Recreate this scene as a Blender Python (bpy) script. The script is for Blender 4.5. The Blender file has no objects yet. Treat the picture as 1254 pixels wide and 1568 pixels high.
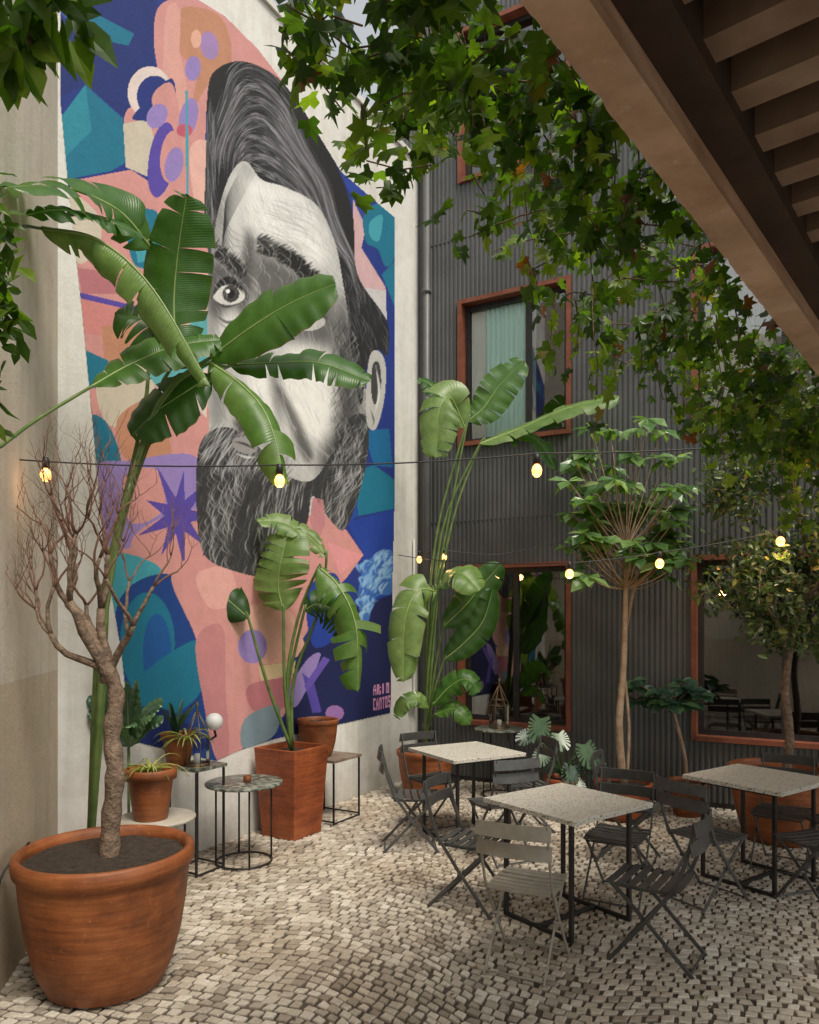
import bpy, math, random
import numpy as np
from mathutils import Vector, Matrix
random.seed(7); rng=np.random.default_rng(7)
R_=random.uniform
# survey: bearing/elevation read from the photo + estimated distance -> real world metres (camera stands at 0,0,1.87)
F=1150.; CX=627.; HZ=955.; H=1.87
def sv(u,v,d): return Vector(((u-CX)/F*d, d, H+(HZ-v)/F*d))
scene=bpy.context.scene
# ---------------------------------------------------------------- mesh builder
class MB:
    def __init__(s): s.v=[];s.f=[];s.m=[];s.s=[];s.d=[]
    def add(s,vs,fs,mat=0,smooth=False,dat=None):
        o=len(s.v); s.v+=[tuple(p) for p in vs]
        s.d+= dat if dat is not None else [(0,0,0,1)]*len(vs)
        s.f+=[tuple(i+o for i in f) for f in fs]; s.m+=[mat]*len(fs); s.s+=[smooth]*len(fs)
    def box(s,c,size,mat=0,R=None):
        c=Vector(c); hx,hy,hz=[k/2 for k in size]
        P=[Vector((x,y,z)) for x in(-hx,hx) for y in(-hy,hy) for z in(-hz,hz)]
        if R is not None: P=[R@p for p in P]
        s.add([c+p for p in P],[(0,1,3,2),(4,6,7,5),(0,4,5,1),(2,3,7,6),(0,2,6,4),(1,5,7,3)],mat)
    def tube(s,pts,r,seg=8,mat=0,caps=True,rnd=None):
        pts=[Vector(p) for p in pts]; n=len(pts)
        if not hasattr(r,'__len__'): r=[r]*n
        T=[(pts[min(i+1,n-1)]-pts[max(i-1,0)]).normalized() for i in range(n)]
        a=Vector((0,0,1)) if abs(T[0].z)<.9 else Vector((1,0,0))
        N=T[0].cross(a).normalized(); vs=[];fs=[]
        for i in range(n):
            N=(N-T[i]*N.dot(T[i])); N=N.normalized() if N.length>1e-6 else T[i].orthogonal().normalized()
            B=T[i].cross(N)
            for k in range(seg):
                th=2*math.pi*k/seg
                vs.append(pts[i]+(N*math.cos(th)+B*math.sin(th))*r[i])
        for i in range(n-1):
            for k in range(seg):
                k2=(k+1)%seg; fs.append((i*seg+k,i*seg+k2,(i+1)*seg+k2,(i+1)*seg+k))
        if caps: fs.append(tuple(range(seg))[::-1]); fs.append(tuple((n-1)*seg+k for k in range(seg)))
        q=random.random() if rnd is None else rnd
        s.add(vs,fs,mat,True,[(0,0,q,1)]*len(vs))
    def rect(s,pts,w,t,up,mat=0):   # sweep of a flat bar
        pts=[Vector(p) for p in pts]; n=len(pts); vs=[];fs=[]
        for i in range(n):
            T=(pts[min(i+1,n-1)]-pts[max(i-1,0)]).normalized()
            U=Vector(up); U=(U-T*U.dot(T)).normalized(); S=T.cross(U)
            for a,b in((-1,-1),(1,-1),(1,1),(-1,1)): vs.append(pts[i]+U*a*w/2+S*b*t/2)
        for i in range(n-1):
            for k in range(4): k2=(k+1)%4; fs.append((i*4+k,i*4+k2,(i+1)*4+k2,(i+1)*4+k))
        fs.append((3,2,1,0)); fs.append(tuple((n-1)*4+k for k in range(4)))
        s.add(vs,fs,mat)
    def lathe(s,prof,seg=40,c=(0,0,0),mat=0,wob=0):
        vs=[];fs=[]; c=Vector(c); ph=R_(0,6)
        for r,z in prof:
            for k in range(seg):
                th=2*math.pi*k/seg; rr=r*(1+wob*math.sin(2*th+ph+z*3))
                vs.append(c+Vector((rr*math.cos(th),rr*math.sin(th),z)))
        for i in range(len(prof)-1):
            for k in range(seg): k2=(k+1)%seg; fs.append((i*seg+k,i*seg+k2,(i+1)*seg+k2,(i+1)*seg+k))
        s.add(vs,fs,mat,True)
    def build(s,name,mats,parent=None,loc=(0,0,0),rz=0,bevel=0):
        me=bpy.data.meshes.new(name); me.from_pydata(s.v,[],s.f)
        for m in mats: me.materials.append(m)
        me.polygons.foreach_set('material_index',s.m); me.polygons.foreach_set('use_smooth',s.s)
        at=me.color_attributes.new('dat','FLOAT_COLOR','POINT'); at.data.foreach_set('color',np.array(s.d,dtype=np.float32).ravel())
        me.update(); ob=bpy.data.objects.new(name,me); scene.collection.objects.link(ob)
        ob.location=loc; ob.rotation_euler=(0,0,rz)
        if parent: ob.parent=parent
        if bevel:
            b=ob.modifiers.new('bevel','BEVEL'); b.width=bevel; b.segments=2; b.limit_method='ANGLE'
        return ob
def empty(name,loc=(0,0,0),rz=0):
    e=bpy.data.objects.new(name,None); scene.collection.objects.link(e); e.location=loc; e.rotation_euler=(0,0,rz); return e
def catmull(P,n):
    P=[Vector(p) for p in P]
    if len(P)==2: return [P[0].lerp(P[1],i/(n-1)) for i in range(n)]
    Q=[P[0]*2-P[1]]+P+[P[-1]*2-P[-2]]; out=[]
    m=len(P)-1
    for i in range(n):
        x=i/(n-1)*m; k=min(int(x),m-1); t=x-k; a,b,c,d=Q[k:k+4]
        out.append(.5*((2*b)+(c-a)*t+(2*a-5*b+4*c-d)*t*t+(3*b-a-3*c+d)*t**3))
    return out
# ---------------------------------------------------------------- materials
def base(name):
    m=bpy.data.materials.new(name); m.use_nodes=True; nt=m.node_tree
    return m,nt,nt.nodes['Principled BSDF']
def nd(nt,t,**k):
    n=nt.nodes.new(t)
    for a,b in k.items(): setattr(n,a,b)
    return n
def noise(nt,scale,detail=6,rough=.6,coord='Object',vec=None):
    n=nd(nt,'ShaderNodeTexNoise'); n.inputs['Scale'].default_value=scale; n.inputs['Detail'].default_value=min(detail,5); n.inputs['Roughness'].default_value=rough
    if vec is None:
        tc=nd(nt,'ShaderNodeTexCoord'); nt.links.new(tc.outputs[coord],n.inputs['Vector'])
    else: nt.links.new(vec,n.inputs['Vector'])
    return n
def ramp(nt,src,stops):
    r=nd(nt,'ShaderNodeValToRGB'); e=r.color_ramp.elements
    while len(e)<len(stops): e.new(.5)
    for i,(p,c) in enumerate(stops): e[i].position=p; e[i].color=(*c,1)
    nt.links.new(src,r.inputs['Fac']); return r
def mix(nt,f,a,b,mode='MIX'):
    m=nd(nt,'ShaderNodeMixRGB',blend_type=mode)
    for i,x in ((0,f),(1,a),(2,b)):
        if hasattr(x,'is_linked') or hasattr(x,'links'): nt.links.new(x,m.inputs[i])
        elif i==0: m.inputs[0].default_value=x
        else: m.inputs[i].default_value=(*x,1)
    return m.outputs[0]
def bump(nt,b,src,strength,dist):
    n=nd(nt,'ShaderNodeBump'); n.inputs['Strength'].default_value=strength; n.inputs['Distance'].default_value=dist
    nt.links.new(src,n.inputs['Height']); nt.links.new(n.outputs[0],b.inputs['Normal']); return n
def simple(name,c1,c2,scale=8,rough=.6,metal=0,bs=.3,bd=.003,bscale=60,spec=None):
    m,nt,b=base(name); n=noise(nt,scale)
    r=ramp(nt,n.outputs[0],[(.35,c1),(.68,c2)]); nt.links.new(r.outputs[0],b.inputs['Base Color'])
    b.inputs['Roughness'].default_value=rough; b.inputs['Metallic'].default_value=metal
    if spec is not None: b.inputs['Specular IOR Level'].default_value=spec
    if bs: bump(nt,b,noise(nt,bscale,4).outputs[0],bs,bd)
    return m
def dat(nt,ch=None):
    a=nd(nt,'ShaderNodeAttribute',attribute_name='dat')
    if ch is None: return a.outputs['Color']
    s=nd(nt,'ShaderNodeSeparateColor'); nt.links.new(a.outputs['Color'],s.inputs[0]); return s.outputs[ch]
def math_(nt,op,a,b=None):
    n=nd(nt,'ShaderNodeMath',operation=op)
    for i,x in enumerate((a,b)):
        if x is None: continue
        if hasattr(x,'links'): nt.links.new(x,n.inputs[i])
        else: n.inputs[i].default_value=x
    return n.outputs[0]
def leafmat(name,stops,transl=.3,rough=.4,veins=False):
    m,nt,b=base(name); r=ramp(nt,dat(nt,2),stops); col=r.outputs[0]
    n=noise(nt,14,2); col=mix(nt,.5,col,ramp(nt,n.outputs[0],[(.3,(.55,.6,.5)),(.7,(1.25,1.2,1.1))]).outputs[0],'MULTIPLY')
    if veins:
        w=math_(nt,'SINE',math_(nt,'ADD',math_(nt,'MULTIPLY',dat(nt,0),420.),math_(nt,'MULTIPLY',dat(nt,1),-9.)))
        wv=math_(nt,'MULTIPLY_ADD',w,.5); wv.node.inputs[2].default_value=.5
        col=mix(nt,wv,mix(nt,1,col,(.88,.9,.86),'MULTIPLY'),col)
        # browning along torn margins
        ed=math_(nt,'MULTIPLY',math_(nt,'GREATER_THAN',math_(nt,'ADD',dat(nt,1),math_(nt,'MULTIPLY',n.outputs[0],.12)),1.035),.7)
        col=mix(nt,ed,col,(.16,.12,.04))
        bump(nt,b,wv,.28,.003)
    nt.links.new(col,b.inputs['Base Color']); b.inputs['Roughness'].default_value=rough
    t=nd(nt,'ShaderNodeBsdfTranslucent'); nt.links.new(mix(nt,1,col,(1.7,1.9,.45),'MULTIPLY'),t.inputs[0])
    ms=nd(nt,'ShaderNodeMixShader'); ms.inputs[0].default_value=transl
    nt.links.new(b.outputs[0],ms.inputs[1]); nt.links.new(t.outputs[0],ms.inputs[2])
    nt.links.new(ms.outputs[0],nt.nodes['Material Output'].inputs[0]); return m

# plaster
def plaster(name,hi,lo,dado=None):
    m,nt,b=base(name); tc=nd(nt,'ShaderNodeTexCoord')
    n1=noise(nt,1.1,8,.65); n2=noise(nt,9,8,.7)
    c=ramp(nt,n1.outputs[0],[(.3,lo),(.62,hi)]).outputs[0]
    c=mix(nt,.6,c,ramp(nt,n2.outputs[0],[(.3,(.82,.8,.76)),(.6,(1,1,1))]).outputs[0],'MULTIPLY')
    sp=nd(nt,'ShaderNodeSeparateXYZ'); nt.links.new(tc.outputs['Object'],sp.inputs[0])
    mp=nd(nt,'ShaderNodeMapping'); mp.inputs['Scale'].default_value=(6,6,.35); nt.links.new(tc.outputs['Object'],mp.inputs[0])
    n6=noise(nt,1.6,5,.6,vec=mp.outputs[0]); c=mix(nt,.55,c,ramp(nt,n6.outputs[0],[(.3,(.78,.76,.72)),(.55,(1,1,1))]).outputs[0],'MULTIPLY')
    gz=nd(nt,'ShaderNodeMapRange'); gz.inputs[1].default_value=0; gz.inputs[2].default_value=.55; gz.inputs[3].default_value=.6; gz.inputs[4].default_value=0
    nt.links.new(math_(nt,'ADD',sp.outputs[2],math_(nt,'MULTIPLY',n2.outputs[0],.3)),gz.inputs[0])
    c=mix(nt,gz.outputs[0],c,(.25,.2,.14))
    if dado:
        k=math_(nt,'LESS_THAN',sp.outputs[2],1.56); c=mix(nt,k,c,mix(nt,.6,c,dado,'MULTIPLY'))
    nt.links.new(c,b.inputs['Base Color']); b.inputs['Roughness'].default_value=.85
    n3=noise(nt,35,8,.75); bump(nt,b,n3.outputs[0],.55,.008); return m
M_wall=plaster('white_plaster',(.78,.77,.73),(.66,.65,.61))
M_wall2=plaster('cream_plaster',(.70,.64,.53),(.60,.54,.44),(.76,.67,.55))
# mural paint
M_mur,nt,b=base('mural_paint'); a=nd(nt,'ShaderNodeAttribute',attribute_name='paint')
n2=noise(nt,7,9,.75); c=mix(nt,.4,a.outputs['Color'],ramp(nt,n2.outputs[0],[(.3,(.7,.7,.7)),(.6,(1.02,1.02,1.02))]).outputs[0],'MULTIPLY')
n4=noise(nt,40,6,.8); c=mix(nt,ramp(nt,n4.outputs[0],[(.68,(0,0,0)),(.74,(.3,.3,.3))]).outputs[0],c,(.5,.48,.45))
nt.links.new(c,b.inputs['Base Color']); b.inputs['Roughness'].default_value=.75; bump(nt,b,noise(nt,35,8,.75).outputs[0],.45,.007)
# cobbles
M_cob,nt,b=base('limestone_setts')
c=ramp(nt,dat(nt,2),[(0,(.28,.25,.21)),(.3,(.43,.395,.345)),(.75,(.53,.50,.445)),(1,(.63,.605,.555))]).outputs[0]
big=noise(nt,.75,5,.6); c=mix(nt,.75,c,ramp(nt,big.outputs[0],[(.32,(.74,.59,.45)),(.5,(1,.93,.84)),(.66,(1.06,1.04,1))]).outputs[0],'MULTIPLY')
c=mix(nt,.6,c,ramp(nt,noise(nt,55,6,.7).outputs[0],[(.3,(.6,.57,.52)),(.62,(1.08,1.08,1.06))]).outputs[0],'MULTIPLY')
nt.links.new(c,b.inputs['Base Color']); b.inputs['Roughness'].default_value=.5; bump(nt,b,noise(nt,70,6).outputs[0],.5,.004)
M_soilbed=simple('joint_sand',(.05,.04,.03),(.13,.10,.072),3,.95)
# facade
M_corr=simple('corrugated_zinc',(.072,.074,.073),(.11,.112,.11),1.4,.5,.2,.12,.002,25)
M_dark=simple('dark_steel',(.022,.02,.02),(.04,.036,.033),12,.45,.4,.2,.001,90)
M_chair=simple('charcoal_painted_metal',(.05,.05,.049),(.085,.083,.08),10,.38,.1,.15,.001,120)
M_taupe=simple('taupe_painted_metal',(.25,.225,.18),(.33,.30,.25),10,.4,.1,.15,.001,120)
M_rust=simple('corten_frame',(.15,.042,.02),(.24,.072,.035),7,.6,.1,.3,.002,50)
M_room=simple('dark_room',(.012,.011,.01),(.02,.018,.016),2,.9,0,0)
def curtmat(name,c):
    m,nt,b=base(name); b.inputs['Base Color'].default_value=(*c,1); b.inputs['Roughness'].default_value=.9; bump(nt,b,noise(nt,200,3).outputs[0],.2,.002)
    return m
M_curt=curtmat('curtain_linen',(.64,.84,.79)); M_curt2=curtmat('curtain_sheer',(.87,.87,.83))
def glassm(name,off,ior):
    m,nt,b=base(name)
    g=nd(nt,'ShaderNodeBsdfGlossy'); g.inputs['Roughness'].default_value=.02; tr=nd(nt,'ShaderNodeBsdfTransparent'); tr.inputs[0].default_value=(.95,.97,.96,1)
    fr=nd(nt,'ShaderNodeFresnel'); fr.inputs[0].default_value=ior; fm=math_(nt,'MULTIPLY_ADD',fr.outputs[0],1.0); fm.node.inputs[2].default_value=off
    ms=nd(nt,'ShaderNodeMixShader'); nt.links.new(fm,ms.inputs[0]); nt.links.new(tr.outputs[0],ms.inputs[1]); nt.links.new(g.outputs[0],ms.inputs[2]); nt.links.new(ms.outputs[0],nt.nodes['Material Output'].inputs[0]); return m
M_glass=glassm('window_glass',.14,1.7); M_clear=glassm('clear_glass',0,1.25)
# terracotta
def terra(name,c1,c2,c3):
    m,nt,b=base(name); n=noise(nt,3.2,8,.7); c=ramp(nt,n.outputs[0],[(.28,c1),(.5,c2),(.74,c3)]).outputs[0]
    w=nd(nt,'ShaderNodeMapping'); tc=nd(nt,'ShaderNodeTexCoord'); w.inputs['Scale'].default_value=(1.2,1.2,14); nt.links.new(tc.outputs['Object'],w.inputs[0])
    n5=noise(nt,2.5,5,.6,vec=w.outputs[0]); c=mix(nt,.65,c,ramp(nt,n5.outputs[0],[(.35,(.55,.48,.42)),(.6,(1.1,1.08,1.05))]).outputs[0],'MULTIPLY')
    n7=noise(nt,22,5,.75); c=mix(nt,ramp(nt,n7.outputs[0],[(.60,(0,0,0)),(.72,(.4,.4,.4))]).outputs[0],c,tuple(min(1,k*1.5+.08) for k in c3))
    nt.links.new(c,b.inputs['Base Color']); b.inputs['Roughness'].default_value=.55; bump(nt,b,n5.outputs[0],.35,.01); return m
M_ter=terra('terracotta',(.10,.032,.011),(.26,.078,.021),(.37,.13,.042))
M_ter2=terra('red_terracotta',(.15,.038,.013),(.29,.07,.02),(.38,.12,.04))
M_soil=simple('potting_soil',(.02,.014,.01),(.06,.04,.025),30,.95,0,1,.02,60)
M_bark=simple('bark',(.11,.072,.05),(.27,.19,.13),26,.85,0,1,.016,45)
M_bark2=simple('pale_bark',(.24,.16,.10),(.40,.30,.2),14,.8,0,.7,.006,50)
M_twig=simple('red_twigs',(.13,.06,.04),(.22,.12,.08),18,.8,0,.4,.003,60)
M_stem=simple('green_stem',(.06,.11,.025),(.13,.19,.05),10,.45,0,.3,.002,50)
M_rib=simple('leaf_midrib',(.16,.24,.06),(.28,.36,.12),10,.4,0,0)
M_ban=leafmat('banana_leaf',[(0,(.02,.06,.014)),(.45,(.042,.125,.018)),(.8,(.085,.19,.03)),(1,(.2,.3,.10))],.34,.36,True)
M_ivy=leafmat('ivy_leaf',[(0,(.02,.045,.008)),(.4,(.045,.10,.014)),(.7,(.10,.18,.02)),(.93,(.22,.31,.035)),(1,(.17,.06,.025))],.55,.4)
M_fic=leafmat('ficus_leaf',[(0,(.025,.05,.02)),(.6,(.07,.115,.04)),(.88,(.14,.18,.06)),(1,(.28,.26,.06))],.3,.35)
M_sch=leafmat('umbrella_leaf',[(0,(.04,.09,.03)),(.5,(.09,.18,.06)),(.85,(.17,.28,.10)),(1,(.3,.4,.18))],.35,.26)
M_succ=leafmat('blue_green_leaf',[(0,(.012,.04,.03)),(.6,(.035,.09,.058)),(1,(.12,.22,.1))],.2,.3)
M_yel=leafmat('variegated_leaf',[(0,(.10,.15,.03)),(.6,(.3,.34,.09)),(1,(.5,.52,.22))],.3,.4)
M_dry=leafmat('dry_leaf',[(0,(.10,.05,.02)),(.6,(.22,.13,.05)),(1,(.2,.22,.06))],.1,.7)
M_white=simple('white_metal',(.7,.7,.68),(.8,.8,.78),5,.45,0,0)
M_wood=simple('weathered_wood',(.14,.10,.07),(.26,.2,.15),9,.75,0,.6,.003,40)
M_beam=terra('peeling_beige_paint',(.56,.37,.25),(.72,.51,.38),(.78,.6,.48))
M_slat=simple('roof_joists',(.25,.17,.125),(.40,.29,.22),6,.7,0,.3,.003,30)
M_deck=simple('roof_deck',(.04,.025,.018),(.08,.05,.035),5,.8,0,.3,.003,30)
M_cable=simple('black_cable',(.012,.012,.012),(.02,.02,.02),5,.5,0,0)
M_ter_top,nt,b=base('terrazzo')
vo=nd(nt,'ShaderNodeTexVoronoi'); vo.inputs['Scale'].default_value=75; tc=nd(nt,'ShaderNodeTexCoord'); nt.links.new(tc.outputs['Object'],vo.inputs['Vector'])
sp=nd(nt,'ShaderNodeSeparateColor'); nt.links.new(vo.outputs['Color'],sp.inputs[0])
chip=math_(nt,'MULTIPLY',math_(nt,'LESS_THAN',vo.outputs['Distance'],.42),math_(nt,'GREATER_THAN',sp.outputs[0],.55))
c=mix(nt,chip,(.53,.51,.45),ramp(nt,sp.outputs[1],[(0,(.07,.06,.05)),(.5,(.22,.19,.15)),(1,(.38,.34,.28))]).outputs[0])
nt.links.new(c,b.inputs['Base Color']); b.inputs['Roughness'].default_value=.4
M_mos,nt,b=base('mosaic_top')
vo=nd(nt,'ShaderNodeTexVoronoi'); vo.inputs['Scale'].default_value=28; tc=nd(nt,'ShaderNodeTexCoord'); nt.links.new(tc.outputs['Object'],vo.inputs['Vector'])
sp=nd(nt,'ShaderNodeSeparateColor'); nt.links.new(vo.outputs['Color'],sp.inputs[0])
nt.links.new(ramp(nt,sp.outputs[0],[(0,(.04,.05,.04)),(.5,(.15,.16,.13)),(1,(.32,.33,.28))]).outputs[0],b.inputs['Base Color']); b.inputs['Roughness'].default_value=.35
M_bulb,nt,b=base('lit_bulb'); b.inputs['Emission Color'].default_value=(1,.40,.09,1); b.inputs['Emission Strength'].default_value=3.0; b.inputs['Base Color'].default_value=(1,.7,.4,1)

# ---------------------------------------------------------------- ground
def cobbles():
    th=math.radians(-24); sp=.062; ln=.071
    A=np.arange(-8,10,ln); B=np.arange(-8,12,sp); ia,ib=np.meshgrid(np.arange(len(A)),np.arange(len(B)))
    a0=A[ia]+ (ib%2)*ln*.5; b0=B[ib]+0*a0
    a0=a0+rng.uniform(-.018,.018,len(B))[:,None]+rng.normal(0,.0035,a0.shape); b0=b0+rng.normal(0,.0018,b0.shape)
    a0=a0.ravel(); b0=b0.ravel(); n=len(a0)
    def warp(a,b):
        bb=b+.30*np.abs(np.sin(a*.95))**1.3+.05*np.sin(a*3.1+b)+.012*np.sin(a*9+b*5)
        return a*math.cos(th)-bb*math.sin(th)+1.0, a*math.sin(th)+bb*math.cos(th)+4.0
    xc,yc=warp(a0,b0)
    keep=(xc>-3.2)&(xc<5.2)&(yc>1.2)&(yc<9.6)
    f=(-.484*(xc-.13)-.875*(yc-9.3)); keep&=(f>-.05); keep&=((xc-.1)*.863-(yc-9.3)*.505>-.05)
    a0=a0[keep];b0=b0[keep];n=len(a0)
    hl=(ln/2-.0045)*rng.uniform(.80,1.02,n); hw=(sp/2-.0042)*rng.uniform(.80,1.02,n)
    zt=rng.uniform(-.003,.002,n); rn=rng.random(n)
    V=np.zeros((n,12,3)); sx=[-1,1,1,-1]; sy=[-1,-1,1,1]
    J=rng.normal(0,.0042,(n,4,2)); tilt=rng.normal(0,.0014,(n,4))
    for r,(k,z) in enumerate(((1.0,-.03),(.98,-.003),(.83,.002))):
        for c in range(4):
            ja=a0+sx[c]*hl*k+J[:,c,0]; jb=b0+sy[c]*hw*k+J[:,c,1]
            x,y=warp(ja,jb); V[:,r*4+c,0]=x;V[:,r*4+c,1]=y;V[:,r*4+c,2]=z+zt+tilt[:,c]*(r>0)
    fq=[]
    for r in (0,1):
        for c in range(4): c2=(c+1)%4; fq.append([r*4+c,r*4+c2,(r+1)*4+c2,(r+1)*4+c])
    fq.append([8,9,10,11]); fq=np.array(fq)
    faces=(fq[None]+np.arange(n)[:,None,None]*12).reshape(-1,4)
    me=bpy.data.meshes.new('cobblestone_paving'); me.from_pydata(V.reshape(-1,3).tolist(),[],faces.tolist())
    me.materials.append(M_cob)
    at=me.color_attributes.new('dat','FLOAT_COLOR','POINT'); d=np.zeros((n,12,4),np.float32); d[...,2]=rn[:,None]; d[...,3]=1; at.data.foreach_set('color',d.ravel())
    ob=bpy.data.objects.new('cobblestone_paving',me); scene.collection.objects.link(ob)
cobbles()
mb=MB(); mb.add([(-300,-300,-.011),(300,-300,-.011),(300,300,-.011),(-300,300,-.011)],[(0,1,2,3)]); mb.build('ground',[M_soilbed])

# ---------------------------------------------------------------- mural wall
C0=Vector((.1,9.3)); wm=Vector((.505,.863)).normalized(); wn=Vector((wm.y,-wm.x))
def wallpt(t,z,off=0): p=C0-wm*t+wn*off; return Vector((p.x,p.y,z))
TB=4.90; ZT=7.55
def prism(mb,p0,p1,th,z0,z1,nrm,mat=0):
    p0=Vector(p0);p1=Vector(p1);q=Vector(nrm)*-th
    vs=[]
    for z in(z0,z1):
        for p in(p0,p1,p1+q,p0+q): vs.append((p.x,p.y,z))
    mb.add(vs,[(0,1,5,4),(1,2,6,5),(2,3,7,6),(3,0,4,7),(4,5,6,7),(3,2,1,0)],mat)
mb=MB(); prism(mb,C0,C0-wm*TB,.35,-.02,ZT,wn); 
prism(mb,C0+wn*.03+wm*.0,C0-wm*TB+wn*.03,.42,ZT,ZT+.06,wn)
mw=mb.build('mural_wall',[M_wall])
B0=C0-wm*TB; B1=Vector((-2.07,3.8)); pd=(B1-B0).normalized(); B2=B0+pd*7.5; pn=Vector((-pd.y,pd.x))
if pn.x<0: pn=-pn
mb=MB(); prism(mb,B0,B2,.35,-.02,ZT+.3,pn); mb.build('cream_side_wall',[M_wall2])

# mural raster on the wall plane
us=np.arange(91,607,1.15); vs_=np.arange(-34,1176,1.2); NX,NY=len(us),len(vs_)
U,V=np.meshgrid(us,vs_); IMG=np.zeros((NY,NX,3)); 
def lin(c):
    c=np.array(c,float)/255; c=np.where(c<.04045,c/12.92,((c+.055)/1.055)**2.4); l=c@np.array([.3,.6,.1]); return np.clip(l+(c-l)*1.02,0,1)
def pmask(P):
    P=np.array(P,float); m=np.zeros(U.shape,bool); n=len(P); j=n-1
    for i in range(n):
        x1,y1=P[i];x2,y2=P[j]
        if y1!=y2:
            c=((y1>V)!=(y2>V))&(U<(x2-x1)*(V-y1)/(y2-y1)+x1); m^=c
        j=i
    return m
def sm(P,k=8):
    n=len(P); out=[]
    for i in range(n):
        a,b,c,d=[np.array(P[(i+q)%n],float) for q in(-1,0,1,2)]
        for s in range(k):
            t=s/k; out.append(.5*((2*b)+(c-a)*t+(2*a-5*b+4*c-d)*t*t+(3*b-a-3*c+d)*t**3))
    return out
def poly(P,c,smooth=False): IMG[pmask(sm(P) if smooth else P)]=lin(c)
def ell(x,y,a,b,c,rot=0):
    cr,sr=math.cos(rot),math.sin(rot); dx=U-x;dy=V-y
    IMG[((dx*cr+dy*sr)/a)**2+((-dx*sr+dy*cr)/b)**2<1]=lin(c)
def blur(m,s):
    m=m.astype(float); k=int(s*2.5); x=np.arange(-k,k+1); g=np.exp(-x*x/(2*s*s)); g/=g.sum()
    pad=np.pad(m,k,mode='edge'); a=np.apply_along_axis(lambda r:np.convolve(r,g,'valid'),1,pad); return np.apply_along_axis(lambda r:np.convolve(r,g,'valid'),0,a)
def shade(P,c,al,s,clip=None,smooth=True):
    m=blur(pmask(sm(P) if smooth else P),s)*al
    if clip is not None: m=m*clip
    global IMG; IMG=IMG*(1-m[...,None])+lin(c)*m[...,None]
def stroke(P,c,w=.8,al=.8,clip=None):
    pts=sm_open(P); n=len(pts); cl=lin(c)
    for k,(x,y) in enumerate(pts):
        ww=max(w*math.sin(math.pi*(k+1)/(n+1)),.35)
        ix=(x-us[0])/1.15; iy=(y-vs_[0])/1.2; r=int(ww/1.15+1.5)
        x0,x1=max(0,int(ix)-r),min(NX,int(ix)+r+2); y0,y1=max(0,int(iy)-r),min(NY,int(iy)+r+2)
        if x0>=x1 or y0>=y1: continue
        d=np.hypot(U[y0:y1,x0:x1]-x,V[y0:y1,x0:x1]-y); a=np.clip(ww+.5-d,0,1)*al*.6
        if clip is not None: a=a*clip[y0:y1,x0:x1]
        IMG[y0:y1,x0:x1]=IMG[y0:y1,x0:x1]*(1-a[...,None])+cl*a[...,None]
def sm_open(P):
    P=[np.array(p,float) for p in P]
    if len(P)==2: L=np.hypot(*(P[1]-P[0])); n=max(3,int(L/1.3)); return [P[0]+(P[1]-P[0])*i/(n-1) for i in range(n)]
    Q=[2*P[0]-P[1]]+P+[2*P[-1]-P[-2]]; out=[]
    for i in range(len(P)-1):
        a,b,c,d=Q[i:i+4]; n=max(3,int(np.hypot(*(c-b))/1.3))
        for s in range(n):
            t=s/n; out.append(.5*((2*b)+(c-a)*t+(2*a-5*b+4*c-d)*t*t+(3*b-a-3*c+d)*t**3))
    return out
PK=(206,146,142);DP=(182,114,122);OR=(188,134,106);TE=(20,112,140);LT=(66,156,172);PU=(84,68,160);LI=(148,128,188);BE=(200,190,172);NA=(18,28,78);BL=(26,50,128);PE=(218,168,152)
outline=[(92,-34),(92,160),(105,300),(125,480),(140,640),(160,850),(185,1000),(200,1135),(330,1166),(365,1150),(420,1132),(598,1092),(601,900),(604,780),(604,500),(604,332),(560,295),(522,262),(460,160),(395,75),(345,25),(250,-34)]
OM=pmask(outline)
IMG[:]=lin(BL)
poly([(92,-34),(240,-34),(235,100),(190,180),(130,130),(92,150)],(24,44,112))
poly([(92,180),(130,130),(188,182),(194,248),(170,262),(100,275)],TE)
poly([(92,182),(130,130),(140,200),(100,240)],(40,134,154))
poly([(140,18),(205,52),(196,70),(128,56)],TE); poly([(92,20),(120,-34),(150,-34),(110,40)],(50,80,160))
poly([(120,275),(200,260),(245,290),(330,300),(320,700),(300,905),(215,900),(165,860),(140,640),(125,480),(104,290)],PK)
poly([(235,60),(245,8),(300,-5),(350,30),(420,80),(445,135),(345,112),(318,140),(315,300),(330,400),(235,330),(250,280),(200,230),(192,172),(240,140)],PK,True)
poly([(275,15),(330,20),(352,60),(350,105),(318,130),(292,170),(300,110),(275,80)],OR,True)
poly([(255,15),(275,15),(275,80),(285,140),(265,200),(250,120)],(214,160,150),True)
poly([(188,190),(226,182),(240,225),(235,275),(192,256)],BE)
ell(229,142,34,40,(222,206,200)); ell(236,148,27,32,(26,46,120)); poly([(205,175),(262,120),(262,180),(215,185)],(26,46,120),True); poly([(232,150),(262,128),(275,190),(250,200)],PK,True)
ell(247,245,20,58,PU,.15); ell(262,240,17,40,PK,.1); ell(266,252,14,27,LI,.2); ell(295,105,12,19,LI,.1); ell(240,178,15,20,LI,.5); ell(288,180,14,30,LI,.2); ell(282,200,12,10,(190,90,110))
ell(320,70,14,22,(160,130,180),-.2); ell(300,60,8,14,(222,170,150))
poly([(283,140),(287,140),(289,330),(285,330)],LT)
poly([(290,230),(318,220),(320,300),(300,320)],(226,178,166),True)
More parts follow.
